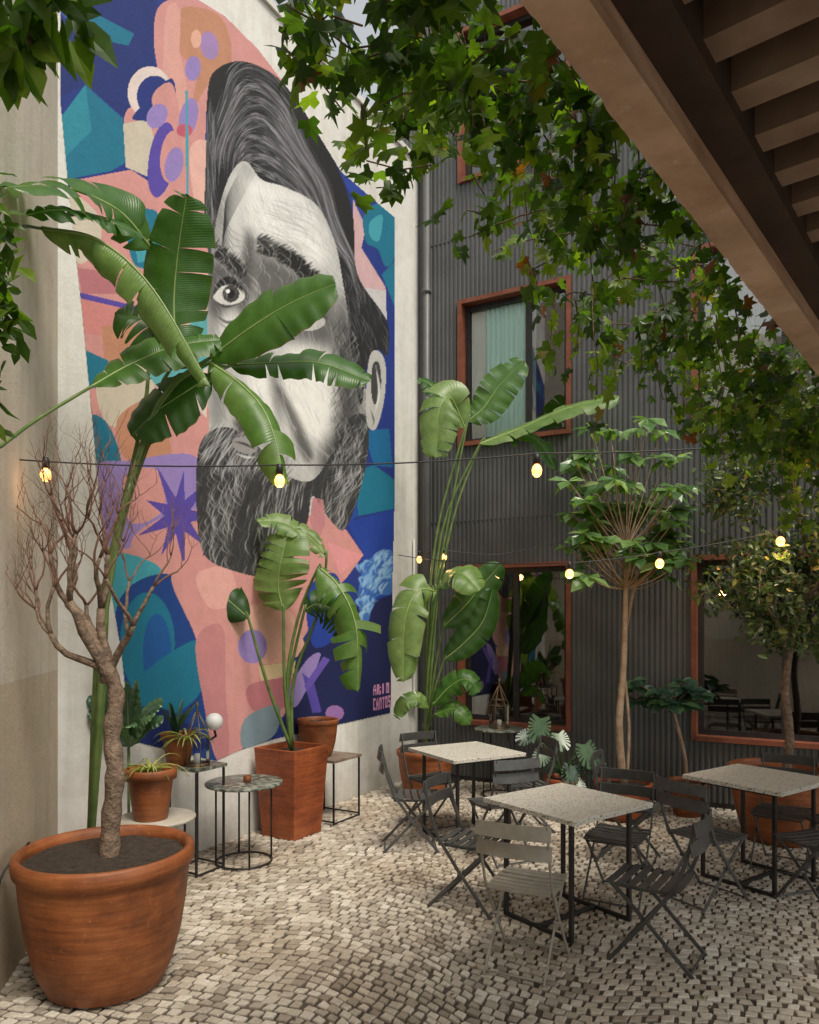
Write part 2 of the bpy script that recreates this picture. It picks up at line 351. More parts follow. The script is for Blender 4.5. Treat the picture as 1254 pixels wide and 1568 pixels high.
# mid-left collage
poly([(104,300),(150,330),(150,380),(115,400)],BE,True); poly([(118,410),(190,420),(180,450),(125,450)],DP)
poly([(195,335),(240,325),(245,400),(205,405)],TE,True); poly([(205,365),(235,360),(240,400),(210,402)],LT)
poly([(122,448),(205,468),(205,476),(122,457)],PU); poly([(122,457),(205,476),(200,520),(128,510)],(206,134,130))
poly([(155,500),(215,500),(220,560),(160,570)],OR); poly([(128,535),(165,552),(160,598),(132,592)],TE); poly([(150,575),(225,560),(232,640),(165,650)],BE,True)
poly([(180,640),(245,610),(265,690),(195,705)],OR,True); poly([(225,545),(320,460),(318,600),(260,610)],(90,165,170),True); poly([(250,400),(318,395),(320,470),(260,500)],(222,172,162),True)
poly([(245,610),(318,590),(312,690),(262,690)],PK); poly([(275,600),(318,560),(316,640)],(220,200,190))
poly([(138,640),(165,650),(185,710),(165,760),(146,720)],TE,True); poly([(142,720),(200,705),(300,700),(296,790),(210,835),(160,830)],LI,True); poly([(190,730),(240,720),(250,780),(200,800)],PK,True)
poly([(205,820),(300,780),(310,850),(262,905),(215,890)],PK,True)
st=[]
for k in range(18):
    a=math.pi*2*k/18; r=(62 if k%2==0 else 24)*(1 if k%4 else 1.25); st.append((272+r*math.cos(a)*.85,790+r*math.sin(a)*1.15))
poly(st,PU)
# lower
poly([(160,850),(235,862),(250,900),(200,935),(176,940)],LT,True)
poly([(178,930),(262,880),(300,970),(318,1080),(330,1166),(200,1135)],(18,62,130),True)
ell(225,985,42,78,TE); ell(240,1000,22,60,(20,84,150)); poly([(190,1060),(300,980),(306,1060),(240,1100)],TE,True); poly([(195,1090),(250,1085),(310,1130),(300,1150),(205,1135)],(16,36,100),True)
poly([(262,882),(320,850),(440,880),(486,930),(446,1010),(455,1060),(420,1110),(365,1150),(332,1164),(312,1080),(300,980)],PK,True)
poly([(300,980),(340,960),(345,1060),(350,1150),(332,1164),(312,1080)],(190,128,130),True)
poly([(350,945),(430,925),(466,990),(440,1010),(395,1012)],PE,True); ell(386,990,22,26,LI); poly([(395,1020),(455,1012),(452,1030),(400,1045)],(214,190,150)); poly([(380,1050),(450,1040),(440,1080),(390,1090)],DP,True); poly([(375,1100),(425,1080),(420,1125),(372,1145)],(120,140,150),True)
poly([(300,880),(350,870),(360,920),(320,930)],(220,165,158),True)
poly([(455,1005),(500,960),(601,900),(599,1092),(440,1126),(450,1060)],NA,True); poly([(440,1060),(470,1010),(490,1005),(455,1080)],LI,True); poly([(462,1030),(480,1045),(492,1090),(478,1092)],PU); poly([(495,1005),(505,1010),(470,1060),(465,1050)],(100,80,170))
ell(512,1092,14,12,(150,110,170))
poly([(478,775),(530,812),(556,850),(530,885),(500,915),(440,900),(430,860)],PK); poly([(500,830),(556,850),(520,880)],(220,150,154)); poly([(470,905),(515,880),(525,960),(480,990)],(30,60,150),True)
poly([(530,800),(603,780),(601,910),(545,930),(556,850)],(26,60,150))
poly([(556,870),(575,850),(600,845),(601,905),(575,915),(560,960),(548,920)],(60,110,180),True)
for k in range(110):
    q=random.random(); x=552+q*42+R_(-6,6);y=905-q*40+R_(-30,60)*(1-q*.5); stroke([(x,y),(x+R_(-6,8),y+R_(-14,-8)),(x+R_(4,16),y+R_(-22,-8))],random.choice([(120,170,220),(40,90,170),(150,190,225)]),2.2,.8)
# right strip
poly([(540,305),(560,345),(553,380),(590,440),(592,498),(538,466)],(206,170,172)); poly([(538,436),(590,446),(592,498),(538,466)],(200,196,196)); poly([(520,262),(560,295),(556,340),(540,305)],(36,64,150))
poly([(556,332),(578,312),(604,332),(604,392),(590,408),(580,385),(572,378),(560,370)],TE,True); poly([(566,340),(585,330),(580,368),(566,362)],LT,True); poly([(584,420),(604,400),(604,470),(592,440)],TE)
poly([(545,722),(572,712),(604,735),(608,778),(548,790)],TE); poly([(556,660),(595,656),(601,716),(572,712)],(18,100,150)); poly([(520,760),(545,735),(548,790),(530,800)],(28,70,150))
# portrait
face=[(330,330),(350,270),(375,245),(420,280),(470,296),(512,340),(532,420),(548,520),(562,640),(545,730),(500,790),(400,760),(330,700),(318,600),(318,420)]
FM=pmask(sm(face)); IMG[FM]=lin((192,191,188))
FMb=FM.astype(float)
shade([(318,330),(345,300),(350,400),(335,540),(318,560)],(120,119,118),.7,6,FMb)
shade([(372,350),(390,365),(380,470),(368,560),(354,540),(366,450)],(62,61,61),.85,4,FMb)
shade([(525,440),(545,520),(552,640),(505,740),(486,705),(512,620),(512,520)],(44,44,46),.92,8,FMb)
shade([(322,405),(376,420),(374,472),(322,482)],(80,78,78),.9,5,FMb)
shade([(392,385),(500,440),(512,530),(440,522),(386,462)],(66,65,65),.85,8,FMb)
shade([(385,272),(470,308),(500,405),(430,378),(372,335)],(240,239,235),.95,8,FMb)
shade([(352,290),(372,262),(378,330),(362,400),(345,380)],(210,209,205),.8,5,FMb)
shade([(345,478),(366,484),(360,560),(330,545)],(226,224,220),.8,6,FMb)
shade([(440,535),(504,552),(500,668),(436,650)],(240,238,232),.9,8,FMb)
shade([(384,470),(412,505),(424,640),(400,662),(376,600)],(238,236,231),.9,5,FMb)
shade([(404,520),(424,560),(432,640),(426,650),(414,600)],(80,80,80),.7,4,FMb)
shade([(424,600),(436,600),(478,690),(464,702)],(46,46,46),.85,3,FMb)
shade([(360,640),(414,650),(408,672),(365,668)],(34,34,34),.9,4,FMb)
shade([(322,560),(350,570),(340,650),(322,640)],(90,90,90),.7,7,FMb)
# eye
ell(350,452,25,15,(210,208,203)); ell(353,450,13,13,(60,58,56)); ell(353,450,6,7,(12,12,12)); ell(349,446,3,3,(240,240,238))
for k in range(8): stroke([(323,458-k*.8),(338,437-k),(356,434-k),(376,453-k)],(16,16,16),2.4,.85)
stroke([(326,458),(345,470),(372,462)],(40,40,40),1.8,.8); stroke([(326,480),(350,494),(374,480)],(80,78,78),2.4,.8); stroke([(328,488),(350,503),(370,492)],(110,108,106),1.5,.6)
ell(468,492,30,15,(190,188,184)); ell(466,490,14,13,(30,30,30)); ell(462,486,3,3,(240,240,238))
for k in range(8): stroke([(436,494-k),(455,474-k),(480,474-k),(502,494-k)],(16,16,16),2.4,.85)
for k in range(180):
    t=random.random(); x=326+t*42;y=386+t*36+R_(-9,9); stroke([(x,y),(x+R_(4,12),y-R_(2,14))],(20,20,20),1.5,.85)
for k in range(320):
    t=random.random(); x=390+t*88;y=376+t*58-9*math.sin(t*3)+R_(-12,12); stroke([(x,y),(x+R_(6,18),y-R_(0,10))],(16,16,16),1.7,.9)
# sketchy skin lines
for k in range(900):
    x=R_(322,525);y=R_(265,730); L=R_(12,46); g=random.choice([240,245,70,60,100,40])
    s_=.25+.25*math.sin(y*.02); stroke([(x,y),(x+L*s_,y+L*.5),(x+L*.35+R_(-4,4),y+L)],(g,g,g-2 if g>10 else g),.65,.38,FMb)
for k in range(120):
    y=R_(300,372); x=R_(385,440); stroke([(x,y),(x+30,y+R_(4,12)),(x+62,y+R_(20,34))],(150,150,148),.7,.35,FMb)
# hair: swept back quiff, short over the ear
hair=[(318,135),(333,105),(370,94),(415,112),(455,152),(490,208),(520,265),(540,330),(547,420),(592,492),(592,545),(578,535),(562,560),(552,620),(540,560),(532,480),(524,430),(512,370),(484,314),(436,287),(400,275),(375,247),(352,268),(332,330),(322,400),(313,330),(315,230)]
HM=pmask(sm(hair)); IMG[HM]=lin((26,27,30)); HMb=HM.astype(float)
def bez(a,b,c,t): return ((1-t)**2*a[0]+2*t*(1-t)*b[0]+t*t*c[0],(1-t)**2*a[1]+2*t*(1-t)*b[1]+t*t*c[1])
for k in range(2400):
    q=random.random(); a=(316+q*58,275-q*20+R_(-12,12)); bb=(362+q*46,-155+q*403); c=(560-q*30,470-q*80)
    t0=R_(0,.88); t1=t0+R_(.05,.2); band=.5+.5*math.sin(q*38+t0*5)
    g=random.choice([190,150,120,100] if band>.6 else [60,12,8,10,80,40]); jx,jy=R_(-7,7),R_(-7,7)
    P=[bez(a,bb,c,min(1,t0+(t1-t0)*s/4)) for s in range(5)]; P=[(x+jx+3*math.sin(y*.05),y+jy) for x,y in P]
    stroke(P,(g,g,g+4),.85,.5,HMb)
for k in range(240):
    x=R_(520,585);y=R_(400,560); g=random.choice([130,90,10,12,60]); stroke([(x,y),(x+8,y+14),(x+8+R_(-6,6),y+32)],(g,g,g+3),.8,.5,HMb)
for k in range(160):
    y=R_(140,380); x=R_(314,330); g=random.choice([120,90,160,12]); stroke([(x,y),(x+R_(-3,3),y+25),(x+R_(-2,8),y+50)],(g,g,g+3),.8,.5,HMb)
for s in range(16):
    stroke([(372+s*1.2,250+s),(345-s*.3,310+s*4),(352+s,350+s*6),(392+s*.5,372+s)][:3 if s%2 else 4],(24,24,24),1.0,.75)
# beard
beard=[(303,690),(322,660),(352,655),(372,668),(402,690),(440,728),(478,735),(510,690),(535,640),(562,640),(562,700),(545,770),(525,812),(500,790),(478,760),(470,800),(450,850),(425,885),(350,872),(310,845),(300,770)]
BM=pmask(sm(beard)); IMG[BM]=lin((52,52,54)); BMb=BM.astype(float)
poly([(478,762),(495,765),(498,800),(486,830),(474,800)],(190,130,134))
for k in range(1900):
    x=R_(300,560);y=R_(640,870); q=(x-400)/150; L=R_(14,44); lite=.5+.5*math.sin(x*.07+y*.02)
    g=random.choice([225,205,180,150] if random.random()<lite*.7 else [20,15,25,30,95,60])
    stroke([(x,y),(x-L*.15+q*6,y+L*.5),(x-L*.1+R_(-8,8)-q*10,y+L)],(g,g,g),.8,.55,BMb)
for k in range(480):
    x=R_(504,560);y=R_(480,710); L=R_(10,28); g=random.choice([20,25,30,15,110,150]); stroke([(x,y),(x+L*.2,y+L*.5),(x-L*.2,y+L)],(g,g,g),.9,.65,FMb)
for k in range(460):
    x=R_(318,450);y=R_(640,690)+(x-318)*.25; L=R_(14,36); g=random.choice([200,170,40,30,20,225]); stroke([(x,y),(x-8,y+L*.5),(x-16,y+L)],(g,g,g),.8,.6,np.maximum(BMb,FMb))
ell(374,682,20,12,(150,147,145),.3); stroke([(356,676),(374,680),(394,690)],(20,20,20),2,.9); stroke([(360,694),(376,700),(394,700)],(215,213,210),2,.7)
# ear
poly([(566,545),(580,538),(590,560),(588,610),(576,655),(562,650),(560,600)],(186,184,180),True); poly([(570,560),(580,556),(583,590),(574,620),(568,600)],(60,60,60),True); stroke([(575,560),(580,600),(572,640)],(220,220,216),2,.9); stroke([(566,625),(572,645),(568,655)],(30,30,30),1.5,.8)
# signature lettering
FONT={'A':'010101111101101','R':'110101110101101','I':'010010010010010','O':'111101101101111','C':'111100100100111','N':'111101101101101','T':'111010010010010','S':'111100111001111'}
def word(w,x,y,cw,ch,c):
    for i,L in enumerate(w):
        for k,bit in enumerate(FONT[L]):
            if bit=='1':
                cx=x+i*cw*4+(k%3)*cw; cy=y+(k//3)*ch-(i*4)*.28; poly([(cx,cy),(cx+cw,cy),(cx+cw,cy+ch),(cx,cy+ch)],c)
word('ARIO',571,1049,1.6,3.1,(214,150,190)); word('CANTOS',571,1070,1.15,3.6,(214,150,190))
IMG*= (1+rng.normal(0,.03,(NY,NX,1)))
kk=(us-CX)/F; T=(kk*-C0.y+C0.x)/(wm.x-kk*wm.y)   # distance along the wall
Yw=C0.y-wm.y*T
Xg=np.repeat((C0.x-wm.x*T+wn.x*.004)[None],NY,0); Yg=np.repeat((Yw+wn.y*.004)[None],NY,0); Zg=H+(HZ-V)*Yw[None]/F
Pm=np.stack([Xg,Yg,Zg],-1).reshape(-1,3)
idx=np.arange(NX*NY).reshape(NY,NX); okm=OM&(Zg<ZT-.05)
fm_=okm[:-1,:-1]&okm[1:,1:]&okm[:-1,1:]&okm[1:,:-1]
q=np.stack([idx[1:,:-1],idx[1:,1:],idx[:-1,1:],idx[:-1,:-1]],-1)[fm_]
me=bpy.data.meshes.new('portrait_mural'); me.from_pydata(Pm.tolist(),[],q.tolist()); me.materials.append(M_mur)
at=me.color_attributes.new('paint','FLOAT_COLOR','POINT'); d=np.ones((NX*NY,4),np.float32); d[:,:3]=np.clip(IMG.reshape(-1,3),0,1); at.data.foreach_set('color',d.ravel())
ob=bpy.data.objects.new('portrait_mural',me); scene.collection.objects.link(ob)

# ---------------------------------------------------------------- facade building
FC=Vector((.13,9.3)); fd=Vector((.875,-.484)).normalized(); fn=Vector((-.484,-.875)).normalized()
def fp(s,z,o=0): p=FC+fd*s+fn*o; return Vector((p.x,p.y,z))
bld=empty('corrugated_metal_building')
mb=MB()
def corr(s0,s1,z0,z1):
    pit=.056; k0=math.floor(s0/pit); pts=[]
    n=int((s1-s0)/pit)+2
    for k in range(n):
        for ds,o in((0,0),(.018,0),(.026,.012),(.048,.012)):
            x=(k0+k)*pit+ds
            if s0<x<s1: pts.append((x,o))
    pts=[(s0,pts[0][1])]+pts+[(s1,pts[-1][1])]
    vs=[fp(x,z0,o) for x,o in pts]+[fp(x,z1,o) for x,o in pts]; m=len(pts)
    mb.add(vs,[(i,i+1,m+i+1,m+i) for i in range(m-1)])
TOPB=10.7
wins=[]
cols=[(.577,1.863),(3.233,4.85),(6.2,7.8)]
rows=[(.72,2.52),(4.04,5.70),(7.2,8.95)]
prev=-.3
for a,b in cols:
    corr(prev,a,0.05,3.1); corr(prev,a,3.103,6.5); corr(prev,a,6.503,TOPB)
    zs=0.05
    for z0,z1 in rows:
        corr(a,b,zs,z0); zs=z1; wins.append((a,b,z0,z1))
    corr(a,b,zs,TOPB); prev=b
corr(prev,12,.05,TOPB)
mb.build('corrugated_cladding',[M_corr],bld)
mb=MB()
def fbox(s0,s1,z0,z1,o0,o1,mat=0,B=None):
    B=B or mb
    vs=[fp(s,z,o) for s in(s0,s1) for z in(z0,z1) for o in(o0,o1)]
    B.add(vs,[(0,1,3,2),(4,6,7,5),(0,4,5,1),(2,3,7,6),(0,2,6,4),(1,5,7,3)],mat)
for z in(3.1,6.5): fbox(-.3,12,z-.004,z+.006,.0,.0135,0)
fbox(-.3,12,-.02,.05,-.1,.02,1); fbox(-.4,12,TOPB,TOPB+.08,-.3,.06,1); fbox(-.3,12,TOPB-.02,TOPB-.003,-6,-.02,1)
mb.build('base_rail_and_parapet',[M_corr,M_dark],bld)
for i,(a,b,z0,z1) in enumerate(wins):
    mb=MB(); w=.05; D=.2
    fbox(a-w,a,z0-w,z1+w,-D,.035); fbox(b,b+w,z0-w,z1+w,-D,.035); fbox(a,b,z1,z1+w,-D,.033); fbox(a,b,z0-w,z0,-D,.05)
    g=.055; mid=a+(b-a)*(.62 if i==1 else .5); q0,q1=-.15,-.09; gl=-.12
    fbox(a+.001,a+g,z0,z1,q0,q1,1);fbox(b-g,b-.001,z0,z1,q0,q1,1);fbox(a+g,b-g,z1-g,z1-.001,q0,q1,1);fbox(a+g,b-g,z0+.001,z0+g,q0,q1,1)
    fbox(mid-.03,mid+.03,z0+g,z1-g,q0+.002,q1-.002,1)
    mb.add([fp(a+g,z0+g,gl),fp(mid-.03,z0+g,gl),fp(mid-.03,z1-g,gl),fp(a+g,z1-g,gl)],[(0,1,2,3)],6 if i==1 else 2)
    mb.add([fp(mid+.03,z0+g,gl),fp(b-g,z0+g,gl),fp(b-g,z1-g,gl),fp(mid+.03,z1-g,gl)],[(0,1,2,3)],2)
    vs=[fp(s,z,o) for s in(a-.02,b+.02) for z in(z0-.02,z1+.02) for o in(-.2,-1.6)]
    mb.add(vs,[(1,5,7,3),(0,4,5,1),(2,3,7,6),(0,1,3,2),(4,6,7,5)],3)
    def curtain(s0,s1,mat):
        n=110; V2=[]
        for zz in(z0+.02,z1-.02):
            for k in range(n):
                s=s0+(s1-s0)*k/(n-1); V2.append(fp(s,zz,-.172+.018*math.sin(k*.62)+.008*math.sin(k*1.7)))
        mb.add(V2,[(k,k+1,n+k+1,n+k) for k in range(n-1)],mat,True)
    if i==1: curtain(a+.04,a+.24,5); curtain(a+.25,a+.86,4)
    if i==4: curtain(a+.05,a+.7,5)
    mb.build('window_%d'%(i+1),[M_rust,M_dark,M_glass,M_room,M_curt,M_curt2,M_clear],bld)
# drain pipe
mb=MB(); mb.tube([fp(.13,.0,.07),fp(.13,7.6,.07)],.045,12); 
for z in(.6,2.3,4.1,5.9): mb.tube([fp(.13,z,.07),fp(.13,z+.05,.07)],.056,12)
mb.tube([fp(.13,7.6,.07),fp(.13,7.85,.07)],.075,12); mb.build('drainpipe',[M_corr])
mb=MB(); p=wallpt(.14,.95,.05); mb.box(p,(.09,.09,.16),0,Matrix.Rotation(math.radians(30),3,'Z')); mb.tube([wallpt(.14,1.03,.03),wallpt(.14,2.9,.03)],.012,8); mb.tube([wallpt(.25,1.0,.05),wallpt(.25,1.0,.14)],.05,16); mb.build('electrical_box',[M_white],bevel=.004)

# ---------------------------------------------------------------- pergola roof
pg=empty('pergola_roof'); bd=Vector((.807,1)).normalized(); br=Vector((bd.y,-bd.x)); O=Vector((.22,1.39))
def pr(a,r,z): p=O+bd*a+br*r; return Vector((p.x,p.y,z))
def pbox(mb,a0,a1,r0,r1,z0,z1,mat=0):
    vs=[pr(a,r,z) for a in(a0,a1) for r in(r0,r1) for z in(z0,z1)]
    mb.add(vs,[(0,1,3,2),(4,6,7,5),(0,4,5,1),(2,3,7,6),(0,2,6,4),(1,5,7,3)],mat)
mb=MB()
N=520; vs=[]; ch=0
for i in range(N+1):
    a=-3.5+9.3*i/N; ch=max(0,ch-.35)
    if random.random()<.05: ch=R_(.5,1)
    j=.003*random.random()+.012*min(1,ch)
    for r,z in((j,3.0+j*.5),(.10,3.0),(.10,3.13),(0,3.13),(0,3.010+j)): vs.append(pr(a,r,z))
fs=[(i*5+k,i*5+(k+1)%5,(i+1)*5+(k+1)%5,(i+1)*5+k) for i in range(N) for k in range(5)]
mb.add(vs,fs); mb.build('edge_beam',[M_beam],pg)
RW=1.9
mb=MB(); pbox(mb,-3.5,5.8,.101,.19,3.06,3.3); pbox(mb,-3.5,5.8,-.02,RW+.1,3.3,3.36); mb.build('roof_deck',[M_deck],pg)
mb=MB(); a=-3.4
while a<5.7:
    pbox(mb,a,a+.085,.19,RW,3.10,3.24); a+=.20
pbox(mb,-3.5,5.8,RW-.1,RW,2.98,3.098); mb.build('joists',[M_slat],pg)
mb=MB(); 
for a in(-3.2,5.5): pbox(mb,a,a+.12,RW-.11,RW+.01,0,2.98)
pbox(mb,5.5,5.62,.0,.1,0,2.999) ; mb.build('posts',[M_beam],pg)

# ---------------------------------------------------------------- leaf scatter
IVY_V=np.array([(0,.3,.0),(0,0,0),(-.35,-.12,-.05),(-.52,.15,-.1),(-.28,.3,-.03),(-.42,.62,-.12),(-.15,.6,-.03),(0,1.0,-.12),(.15,.6,-.03),(.42,.62,-.12),(.28,.3,-.03),(.52,.15,-.1),(.35,-.12,-.05)])
IVY_F=[(0,i,i+1) for i in range(1,12)]+[(0,12,1)]
OV_V=np.array([(0,0,0),(0,.35,-.03),(0,.7,-.04),(0,1,-.12),(-.2,.28,.05),(-.22,.6,.04),(.2,.28,.05),(.22,.6,.04)])
OV_F=[(0,1,4),(1,2,5,4),(2,3,5),(0,6,1),(1,6,7,2),(2,7,3)]
def rot_from(yax,zax):
    y=yax/np.linalg.norm(yax,axis=1,keepdims=True); x=np.cross(y,zax); x/=np.linalg.norm(x,axis=1,keepdims=True)+1e-9; z=np.cross(x,y)
    return np.stack([x,y,z],-1)
def scatter(name,tv,tf,P,Rm,S,rn,mats,extra=None,parent=None,obj_parent=None):
    n=len(P); k=len(tv); V3=np.einsum('nij,kj->nki',Rm,tv)*np.asarray(S)[:,None,None]+np.asarray(P)[:,None,:]
    mb=extra or MB(); o=len(mb.v)
    mb.v+=V3.reshape(-1,3).tolist()
    d=np.zeros((n,k,4)); d[...,2]=np.asarray(rn)[:,None]; d[...,3]=1; mb.d+=d.reshape(-1,4).tolist()
    for i in range(n):
        b0=o+i*k
        for f in tf: mb.f.append(tuple(b0+j for j in f))
    mb.m+=[0]*(n*len(tf)); mb.s+=[False]*(n*len(tf))
    return mb.build(name,mats,parent)
# ivy: trails over wires just outside the edge beam
P=[];
def ivy_strand(p,L,drop,zmin):
    p=Vector(p); d=Vector((R_(-1,1),R_(-1,1),R_(-.6,.1))).normalized(); n=int(L/.033); path=[]
    for i in range(n):
        d=(d+Vector((R_(-.4,.4),R_(-.4,.4),R_(-.4,.3)-drop))).normalized()
        if p.z<zmin+.03: d.z=abs(d.z)*.6
        p=p+d*.033
        rel=Vector((p.x,p.y))-O; a_,r_=rel.dot(bd),rel.dot(br)
        if r_>-.03: continue
        if r_<-.3 and a_<-.34+(-r_-.36)*.9: continue
        path.append(p.copy()); P.append((p.x+R_(-.03,.03),p.y+R_(-.03,.03),p.z+R_(-.03,.02)))
    return path
vine=MB()
def vt(path):
    if len(path)>3: vine.tube(path[::3] if len(path)>6 else path,.0025,4,1,False)
for k in range(175):
    a=R_(-.35,3.6); off=abs(random.gauss(0,.17)) if random.random()<.7 else R_(.2,.56)
    if off>.56: continue
    zmin=3.07-.10*max(0,a-.5) - (.07 if off<.3 else 0)
    vt(ivy_strand(pr(a,-off-.03,R_(zmin+.02,3.34)),R_(.2,.45),.05,zmin))
for k in range(62):
    a=R_(-.3,.9); off=R_(.18,.60); zmin=3.10-(.05 if a<.2 else 0)
    vt(ivy_strand(pr(a,-off-.03,R_(zmin+.02,3.42)),R_(.2,.42),.05,zmin))
for k in range(36):
    a=R_(2.2,3.9); off=R_(.0,.30); zmin=2.78
    vt(ivy_strand(pr(a,-off-.03,R_(zmin+.02,3.1)),R_(.2,.5),.1,zmin))
for (a,o,L) in [(.05,.42,.16),(.45,.5,.14),(.85,.5,.28),(1.15,.5,.42),(1.25,.45,.5),(.15,.55,.12),(1.6,.38,.4),(1.9,.3,.5),(2.1,.35,.5),(2.5,.28,.6),(2.9,.28,.6),(3.3,.25,.7),(3.6,.3,.8),(3.1,.1,.8),(2.3,.15,.5)]:
    for q in range(2): vt(ivy_strand(pr(a+R_(-.07,.07),-o+R_(-.05,.05),3.05),L*R_(.6,1.1),1.1,1.5))
P=np.array(P); n=len(P)
zx=rng.normal(0,.6,(n,3))+np.array([-.35,-.6,.55]); yx=rng.normal(0,.6,(n,3))+np.array([0,0,-.7])
S=rng.uniform(.035,.078,n); rn=np.clip(rng.beta(2,1.7,n)+0,0,.98); rn[rng.random(n)<.02]=1
scatter('hanging_ivy',IVY_V,IVY_F,P,rot_from(yx,zx),S,rn,[M_ivy,M_bark],vine)
def bushy(name,centres,n,size,mats,tv=OV_V,tf=OV_F,zb=(0,-.5,.6),yb=(0,0,-.3),rl=(0,1),stem=None):
    P=[]
    for i in range(n):
        c,r=random.choice(centres); g=np.array([random.gauss(0,.5) for _ in range(3)])*np.array(r); P.append(np.array(c)+g)
    P=np.array(P); zx=rng.normal(0,.6,(n,3))+np.array(zb); yx=rng.normal(0,.7,(n,3))+np.array(yb)
    return scatter(name,tv,tf,P,rot_from(yx,zx),rng.uniform(size*.65,size*1.25,n),rng.uniform(rl[0],rl[1],n),mats,stem)
st=MB(); st.tube([sv(-60,560,2.6),sv(-10,500,2.6),sv(-5,400,2.6),sv(-20,300,2.6)],.008,6,1)
bushy('left_shrub',[(sv(-10,430,2.6),(.08,.1,.2)),(sv(-15,330,2.6),(.07,.1,.18)),(sv(5,490,2.6),(.07,.1,.1)),(sv(-35,640,2.6),(.06,.1,.2))],170,.09,[M_ivy,M_bark],stem=st,rl=(.15,.8))
st=MB(); st.tube([sv(-60,-60,1.9),sv(30,0,1.9),sv(50,80,1.9)],.005,6,1); st.tube([sv(-60,-60,1.9),sv(100,0,1.9)],.005,6,1)
bushy('overhead_climber',[(sv(20,10,1.9),(.08,.1,.07)),(sv(100,5,1.9),(.06,.1,.06)),(sv(30,70,1.9),(.05,.05,.07)),(sv(0,0,1.9),(.1,.1,.1))],80,.125,[M_ivy,M_bark],tv=OV_V*np.array([1.15,1,1]),tf=OV_F,stem=st,yb=(.2,0,-1),zb=(0,-.9,.4),rl=(.2,.85))
# litter on the paving
n=90; P=np.stack([rng.uniform(-1.9,3,n),rng.uniform(3.2,8,n),np.full(n,.008)],-1); kp=((P[:,0]-.1)*.863-(P[:,1]-9.3)*.505)>.1; P=P[kp]; n=len(P)
yx=rng.normal(0,1,(n,3)); yx[:,2]=0; scatter('fallen_leaves',OV_V,OV_F,P,rot_from(yx,rng.normal(0,.25,(n,3))+np.array([0,0,1])),rng.uniform(.02,.045,n),rng.random(n),[M_dry])

# ---------------------------------------------------------------- banana leaves
def paddle(mb,pts,width,nh=(0,-.6,.8),fold=.3,tear=.5,rn=None,droop=.35):
    n=34; C=catmull(pts,n+1); nh=Vector(nh).normalized(); rn=R_(.2,.8) if rn is None else rn
    L=sum((C[i+1]-C[i]).length for i in range(n)); fr=[]
    for i in range(n+1):
        T=(C[min(i+1,n)]-C[max(i-1,0)]).normalized(); N=(nh-T*nh.dot(T)); N=N.normalized() if N.length>.05 else T.orthogonal().normalized(); fr.append((C[i],T,T.cross(N),N))
    for side in(-1,1):
        i=0; wphase=R_(0,6)
        while i<n:
            l=min(n-i,random.choice([2,3,4,5,7,9]) if tear>.3 else random.choice([8,12,17])); ang=fold+random.gauss(0,.16)*tear*1.6; dr=droop*(1+random.gauss(0,.4)*tear); drp=R_(-.1,.25)*tear
            mid=i+l/2; vs=[];ds=[]; K=6; wj=1-R_(0,.10)*tear
            for j in range(i,i+l+1):
                t=j/n; P0,T,Sd,N=fr[j]; w=width/2*min(1.0,1.93*(t+.012)**.5*(1-t)**.45)*wj if t<1 else 0
                for c in range(K+1):
                    q=c/K; x=w*q; a=ang-dr*q*1.3
                    gap=(mid-j)/max(l,1)*2*.012*q*q*(1 if tear>.2 else 0)
                    pos=P0+Sd*side*x*math.cos(a)+N*x*math.sin(a)*1.0+T*(x*.22+gap)+Vector((0,0,-1))*x*q*drp
                    pos+=N*.006*math.sin(j*1.3+wphase)*q
                    vs.append(pos); ds.append((t,q,min(1,max(0,rn+.05*math.sin(i))),1))
            W=K+1; fs=[]
            for j in range(l):
                for c in range(K):
                    f=(j*W+c,j*W+c+1,(j+1)*W+c+1,(j+1)*W+c); fs.append(f if side>0 else f[::-1])
            mb.add(vs,fs,0,True,ds); i+=l
    mb.tube(C,[.009*(1-.85*i/n)*(L/.9) for i in range(n+1)],6,1,False,.5)
def petiole(mb,pts,r0=.018,r1=.009):
    C=catmull(pts,16); mb.tube(C,[r0+(r1-r0)*i/15 for i in range(16)],8,2,True,.5)
def plant(name,leaves,d,root):
    mb=MB()
    for L in leaves:
        pet=L.get('p'); pts=[sv(u,v,d+dd) for u,v,dd in L['l']]
        paddle(mb,pts,L['w'],L.get('n',(0,-.7,.6)),L.get('fold',.3),L.get('tear',.5),L.get('c'),L.get('droop',.35))
        if pet is not None: petiole(mb,[Vector(root)]+[sv(u,v,d+dd) for u,v,dd in pet]+[pts[0],pts[0].lerp(pts[1],.12)])
    return mb.build(name,[M_ban,M_rib,M_stem])
